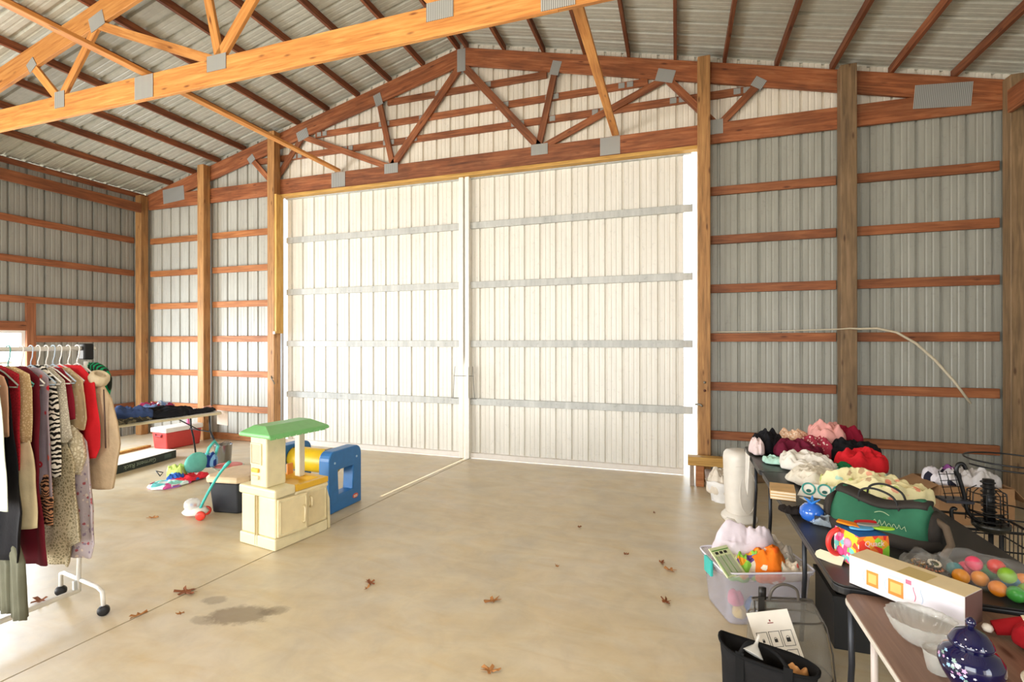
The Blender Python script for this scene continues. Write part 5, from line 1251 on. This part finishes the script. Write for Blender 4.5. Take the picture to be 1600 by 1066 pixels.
heap('linen', 'white and purple patterned cloth heaped on the left of the open cardboard box', 'cloth', (2.47, 5.93, .24), .14, .16, .23, F('purple_white_print', '#dcd6dd', 'multi', ['#e4e0e4', '#8f4f8f', '#dcd6dd', '#2a2a3a', '#eeeaf0'], scale=14), seed=96)

# ---------------------------------------------------------------- black wire stand
def build_stand():
    cx, cy = 1.70, 3.50
    t = thing('wire_stand', 'black wire plant stand with a bowl and curled arms at the right edge', 'stand', (cx, cy, 0))
    B = plain('black_wire', '#141416', .35, metal=.3)
    def q(u, v, y=3.5): p = aty(u, v, y); return (p.x - cx, p.y - cy, p.z)
    def circ(x, y, z, r_, a0=0, a1=360, n=28): return [(x + r_ * math.cos(R(a0 + (a1 - a0) * k / n)), y + r_ * math.sin(R(a0 + (a1 - a0) * k / n)), z) for k in range(n + 1)]
    px_ = q(1548, 830)[0]; zb = q(1548, 834)[2]
    MB().tube([(px_, 0, .01), (px_, 0, zb + .02)], .012, 10).obj('pole', B, t, True)
    MB().tube([(px_ - .005, 0, zb + .04), (px_ - .012, 0, q(1545, 750)[2])], .026, 14).obj('coil_holder', B, t, True)
    for k in range(9): MB().tube(circ(px_ - .006 - k * .001, 0, zb + .07 + k * .027, .031, n=16), .0035, 5).obj('coil_ring', B, t, True)
    for k in range(3):
        a = R(30 + 120 * k); MB().tube([(px_, 0, .10), (px_ + .12 * math.cos(a), .12 * math.sin(a), .05), (px_ + .2 * math.cos(a), .2 * math.sin(a), .008)], .008, 8).obj('foot', B, t, True)
    MB().lathe([(.02, 0), (.06, .012), (.083, .035), (.085, .062), (.079, .06), (.052, .025), (.01, .012)], 28, Matrix.Translation((px_, 0, zb))).obj('bowl', plain('black_glazed_bowl', '#1c1d1a', .25), t, True)
    for k in range(4): MB().tube(circ(px_ - .02, 0, zb + .08 + .05 * k, .088 - .002 * k, 120, 420), .003, 5).obj('basket_ring', B, t, True)
    for k in range(7):
        a = R(120 + 250 * k / 6); MB().tube([(px_ - .02 + .088 * math.cos(a), .088 * math.sin(a), zb + .06), (px_ - .02 + .082 * math.cos(a), .082 * math.sin(a), zb + .23), (px_ - .02 + .05 * math.cos(a), .05 * math.sin(a), zb + .255)], .003, 5).obj('basket_wire', B, t, True)
    h = q(1572, 803)
    MB().tube(circ(h[0], .03, h[2], .17), .004, 6).obj('hoop', B, t, True)
    h = q(1585, 722); MB().tube(circ(h[0], .03, h[2], .20), .005, 6).obj('hoop', B, t, True)
    MB().tube(circ(h[0] + .02, .05, h[2] - .03, .22, 190, 330), .005, 6).obj('hoop', B, t, True)
    MB().tube(cr([q(1509, 734), q(1504, 726), q(1497, 727), q(1494, 736), q(1499, 750), q(1505, 770), q(1512, 800), q(1530, 818)]), .011, 8).obj('curled_arm', B, t, True)
    MB().tube(cr([q(1494, 797), q(1489, 795), q(1486, 802), q(1489, 820), q(1492, 850), q(1494, 905)]), .010, 8).obj('curled_arm', B, t, True)
    for v in (742, 752, 762, 772): MB().tube([q(1466 + (v - 742) * .25, v), q(1500 + (v - 742) * .2, v - 1)], .0025, 5).obj('tray_wire', B, t, True)
    for u in (1466, 1478, 1490): MB().tube([q(u, 737), q(u + 12, 780)], .0025, 5).obj('tray_wire', B, t, True)
    MB().box(-.07, .07, -.05, .05, -.008, .008, Matrix.Translation(q(1491, 782)) @ Matrix.Rotation(R(8), 4, 'Z')).obj('tray_shelf', plain('dark_blue_grey_tray', '#2a2c38', .3), t, bevel=.003)
    A = Vector(q(1499, 826)); x0, y0, zt_ = A.x, A.y, A.z; x1 = x0 + .34; y1 = y0 + .30
    for z, r_ in ((zt_, .008), (zt_ - .11, .005), (zt_ - .30, .006)):
        MB().tube([(x0, y0, z), (x1, y0, z), (x1, y1, z), (x0, y1, z), (x0, y0, z)], r_, 6, False).obj('basket_rail', B, t)
    for k in range(10): x = x0 + .34 * k / 9; MB().tube([(x, y0, zt_), (x, y0, zt_ - .30)], .0026, 5).obj('basket_wire', B, t)
    for k in range(9): y = y0 + .30 * k / 8; MB().tube([(x0, y, zt_), (x0, y, zt_ - .30)], .0026, 5).obj('basket_wire', B, t); MB().tube([(x1, y, zt_), (x1, y, zt_ - .30)], .0026, 5).obj('basket_wire', B, t)
    for x, y in ((x0, y0), (x1, y0), (x1, y1), (x0, y1)): MB().tube([(x, y, .01), (x, y, zt_ + .01)], .013, 8).obj('leg', B, t, True)
build_stand()

# ---------------------------------------------------------------- pipe on the wall, door hardware, leaves
pts = [(.43, 6.585, 1.838), (1.0, 6.58, 1.842), (1.75, 6.46, 1.86), (1.85, 6.455, 1.868), (1.94, 6.455, 1.862), (2.10, 6.44, 1.866), (2.28, 6.43, 1.82), (2.45, 6.42, 1.70), (2.62, 6.42, 1.52), (2.78, 6.41, 1.30), (2.92, 6.41, 1.07)]
o = MB().tube(pts, [.005, .006, .007, .008, .010, .012, .013, .014, .014, .014, .012], 8).obj('flexible_pipe', plain('beige_pex', '#cbbfa6', .45), None, True); tag(o, 'thin beige flexible pipe bowing down across the right wall girts', 'pipe')
def hardware():
    M_ = plain('dull_wire', '#6f6d68', .4, metal=.6)
    t = thing('door_chain', 'thin wire and pin latch joining the two sliding doors', 'latch', (-2.95, 6.60, 1.2))
    MB().tube([(-.16, .02, .02), (.16, .02, .02)], .004, 6).obj('cross_wire', M_, t)
    for s in (-1, 1):
        MB().tube([(s * .14, .03, .16), (s * .15, .02, .02), (s * .17, .03, -.30)], .004, 6).obj('side_wire', M_, t)
        MB().tube([(s * .10, .03, -.31), (s * .20, .03, -.31)], .005, 6).obj('foot_pin', M_, t)
    MB().box(.055, .085, .0, .03, -.30, .15).obj('latch_plate', WH, t)
    g = plain('dull_steel', '#8a8478', .4, metal=.6)
    o = MB().tube([(.22, 6.47, .95), (.28, 6.46, .95), (.30, 6.44, .93)], .012, 8).obj('barrel_bolt', g, None, True); tag(o, 'small round bolt on the left face of the orange door post', 'bolt')
    o = MB().tube([(-6.30, 6.46, 1.12), (-6.29, 6.42, 1.16), (-6.27, 6.40, 1.12), (-6.25, 6.42, 1.08), (-6.24, 6.44, 1.03)], .009, 8).obj('hook_latch', g, None, True); tag(o, 'metal hook latch low on the left door post', 'hook')
    o = MB().box(-.022, .022, -.006, .006, -.022, .022).obj('number_tag', plain('white_tag_plastic', '#e9e6de', .4), None, bevel=.004); o.location = (-6.28, 6.47, 1.87); tag(o, 'small white square plate on the left door post', 'plate')
    for k, z in enumerate((1.22, 1.12)):
        o = MB().lathe([(.001, 0), (.016, .0), (.016, .006), (.001, .010)], 14, Matrix.Translation((.33, 6.478, z)) @ Matrix.Rotation(R(90), 4, 'X')).obj('bolt_head', g if k == 0 else plain('rust', '#5a3220', .7), None, True); tag(o, ('shiny' if k == 0 else 'rusty') + ' bolt head on the face of the orange door post', 'bolt')
hardware()
LM = [F('dry_leaf_brown', '#8a5230', bumps=.5), F('dry_leaf_tan', '#b07a48', bumps=.5)]
def leaf_mesh(name, size, seed, m):
    rnd = random.Random(seed); n = 22; rim = []
    for k in range(n):
        a = 2 * PI * k / n; lobe = 1 if k % 4 in (0, 1) else .45
        rim.append(Vector((math.cos(a) * size * lobe * rnd.uniform(.8, 1.1), math.sin(a) * size * .62 * lobe * rnd.uniform(.8, 1.1), rnd.uniform(.002, .02) * lobe + .004)))
    c = Vector((0, 0, .006)); vs = [c] + rim; fs = [(0, 1 + k, 1 + (k + 1) % n) for k in range(n)]
    o = link_mesh(name, vs, fs, m); solid(o, .0012); return o
leaves = [(290, 926, .09, 'large curled dry leaf beside the floor joint, left of the dark stain'), (215, 963, .05, 'small curled dry leaf left of the floor joint'), (578, 912, .05, 'brown dry leaf right of the dark floor stain'),
          (770, 940, .062, 'brown dry leaf in the middle foreground of the floor'), (1040, 942, .05, 'dry leaf on the floor left of the clear bin'), (765, 1050, .055, 'dry leaf nearest the bottom edge of the picture'),
          (1034, 881, .04, 'farther of two small leaves left of the card on the bin'), (1047, 893, .05, 'nearer of two small leaves left of the card on the bin'), (905, 825, .022, 'tiny leaf scrap in the middle of the open floor'),
          (870, 887, .022, 'tiny dark leaf scrap in front of the middle scrap'), (978, 868, .02, 'tiny leaf scrap right of the middle of the floor'), (573, 921, .03, 'broken leaf piece just in front of the brown leaf'),
          (62, 940, .07, 'pale dry leaf on the floor behind the garment rack base'), (282, 960, .028, 'small flat leaf piece on the right side of the floor joint'), (345, 788, .05, 'brown dry leaf against the black plastic tub'), (238, 810, .05, 'grey brown leaf on the floor before the play mat'), (1022, 803, .018, 'tiny leaf scrap far across the floor near the pail')]
for k, (u, v, s, lab) in enumerate(leaves):
    o = leaf_mesh('dry_leaf', s, 100 + k, LM[k % 2]); p = atz(u, v, 0); o.location = (p.x, p.y, .001); o.rotation_euler = (0, 0, k * 1.3); tag(o, lab, 'leaf', 'dry leaves on the floor')
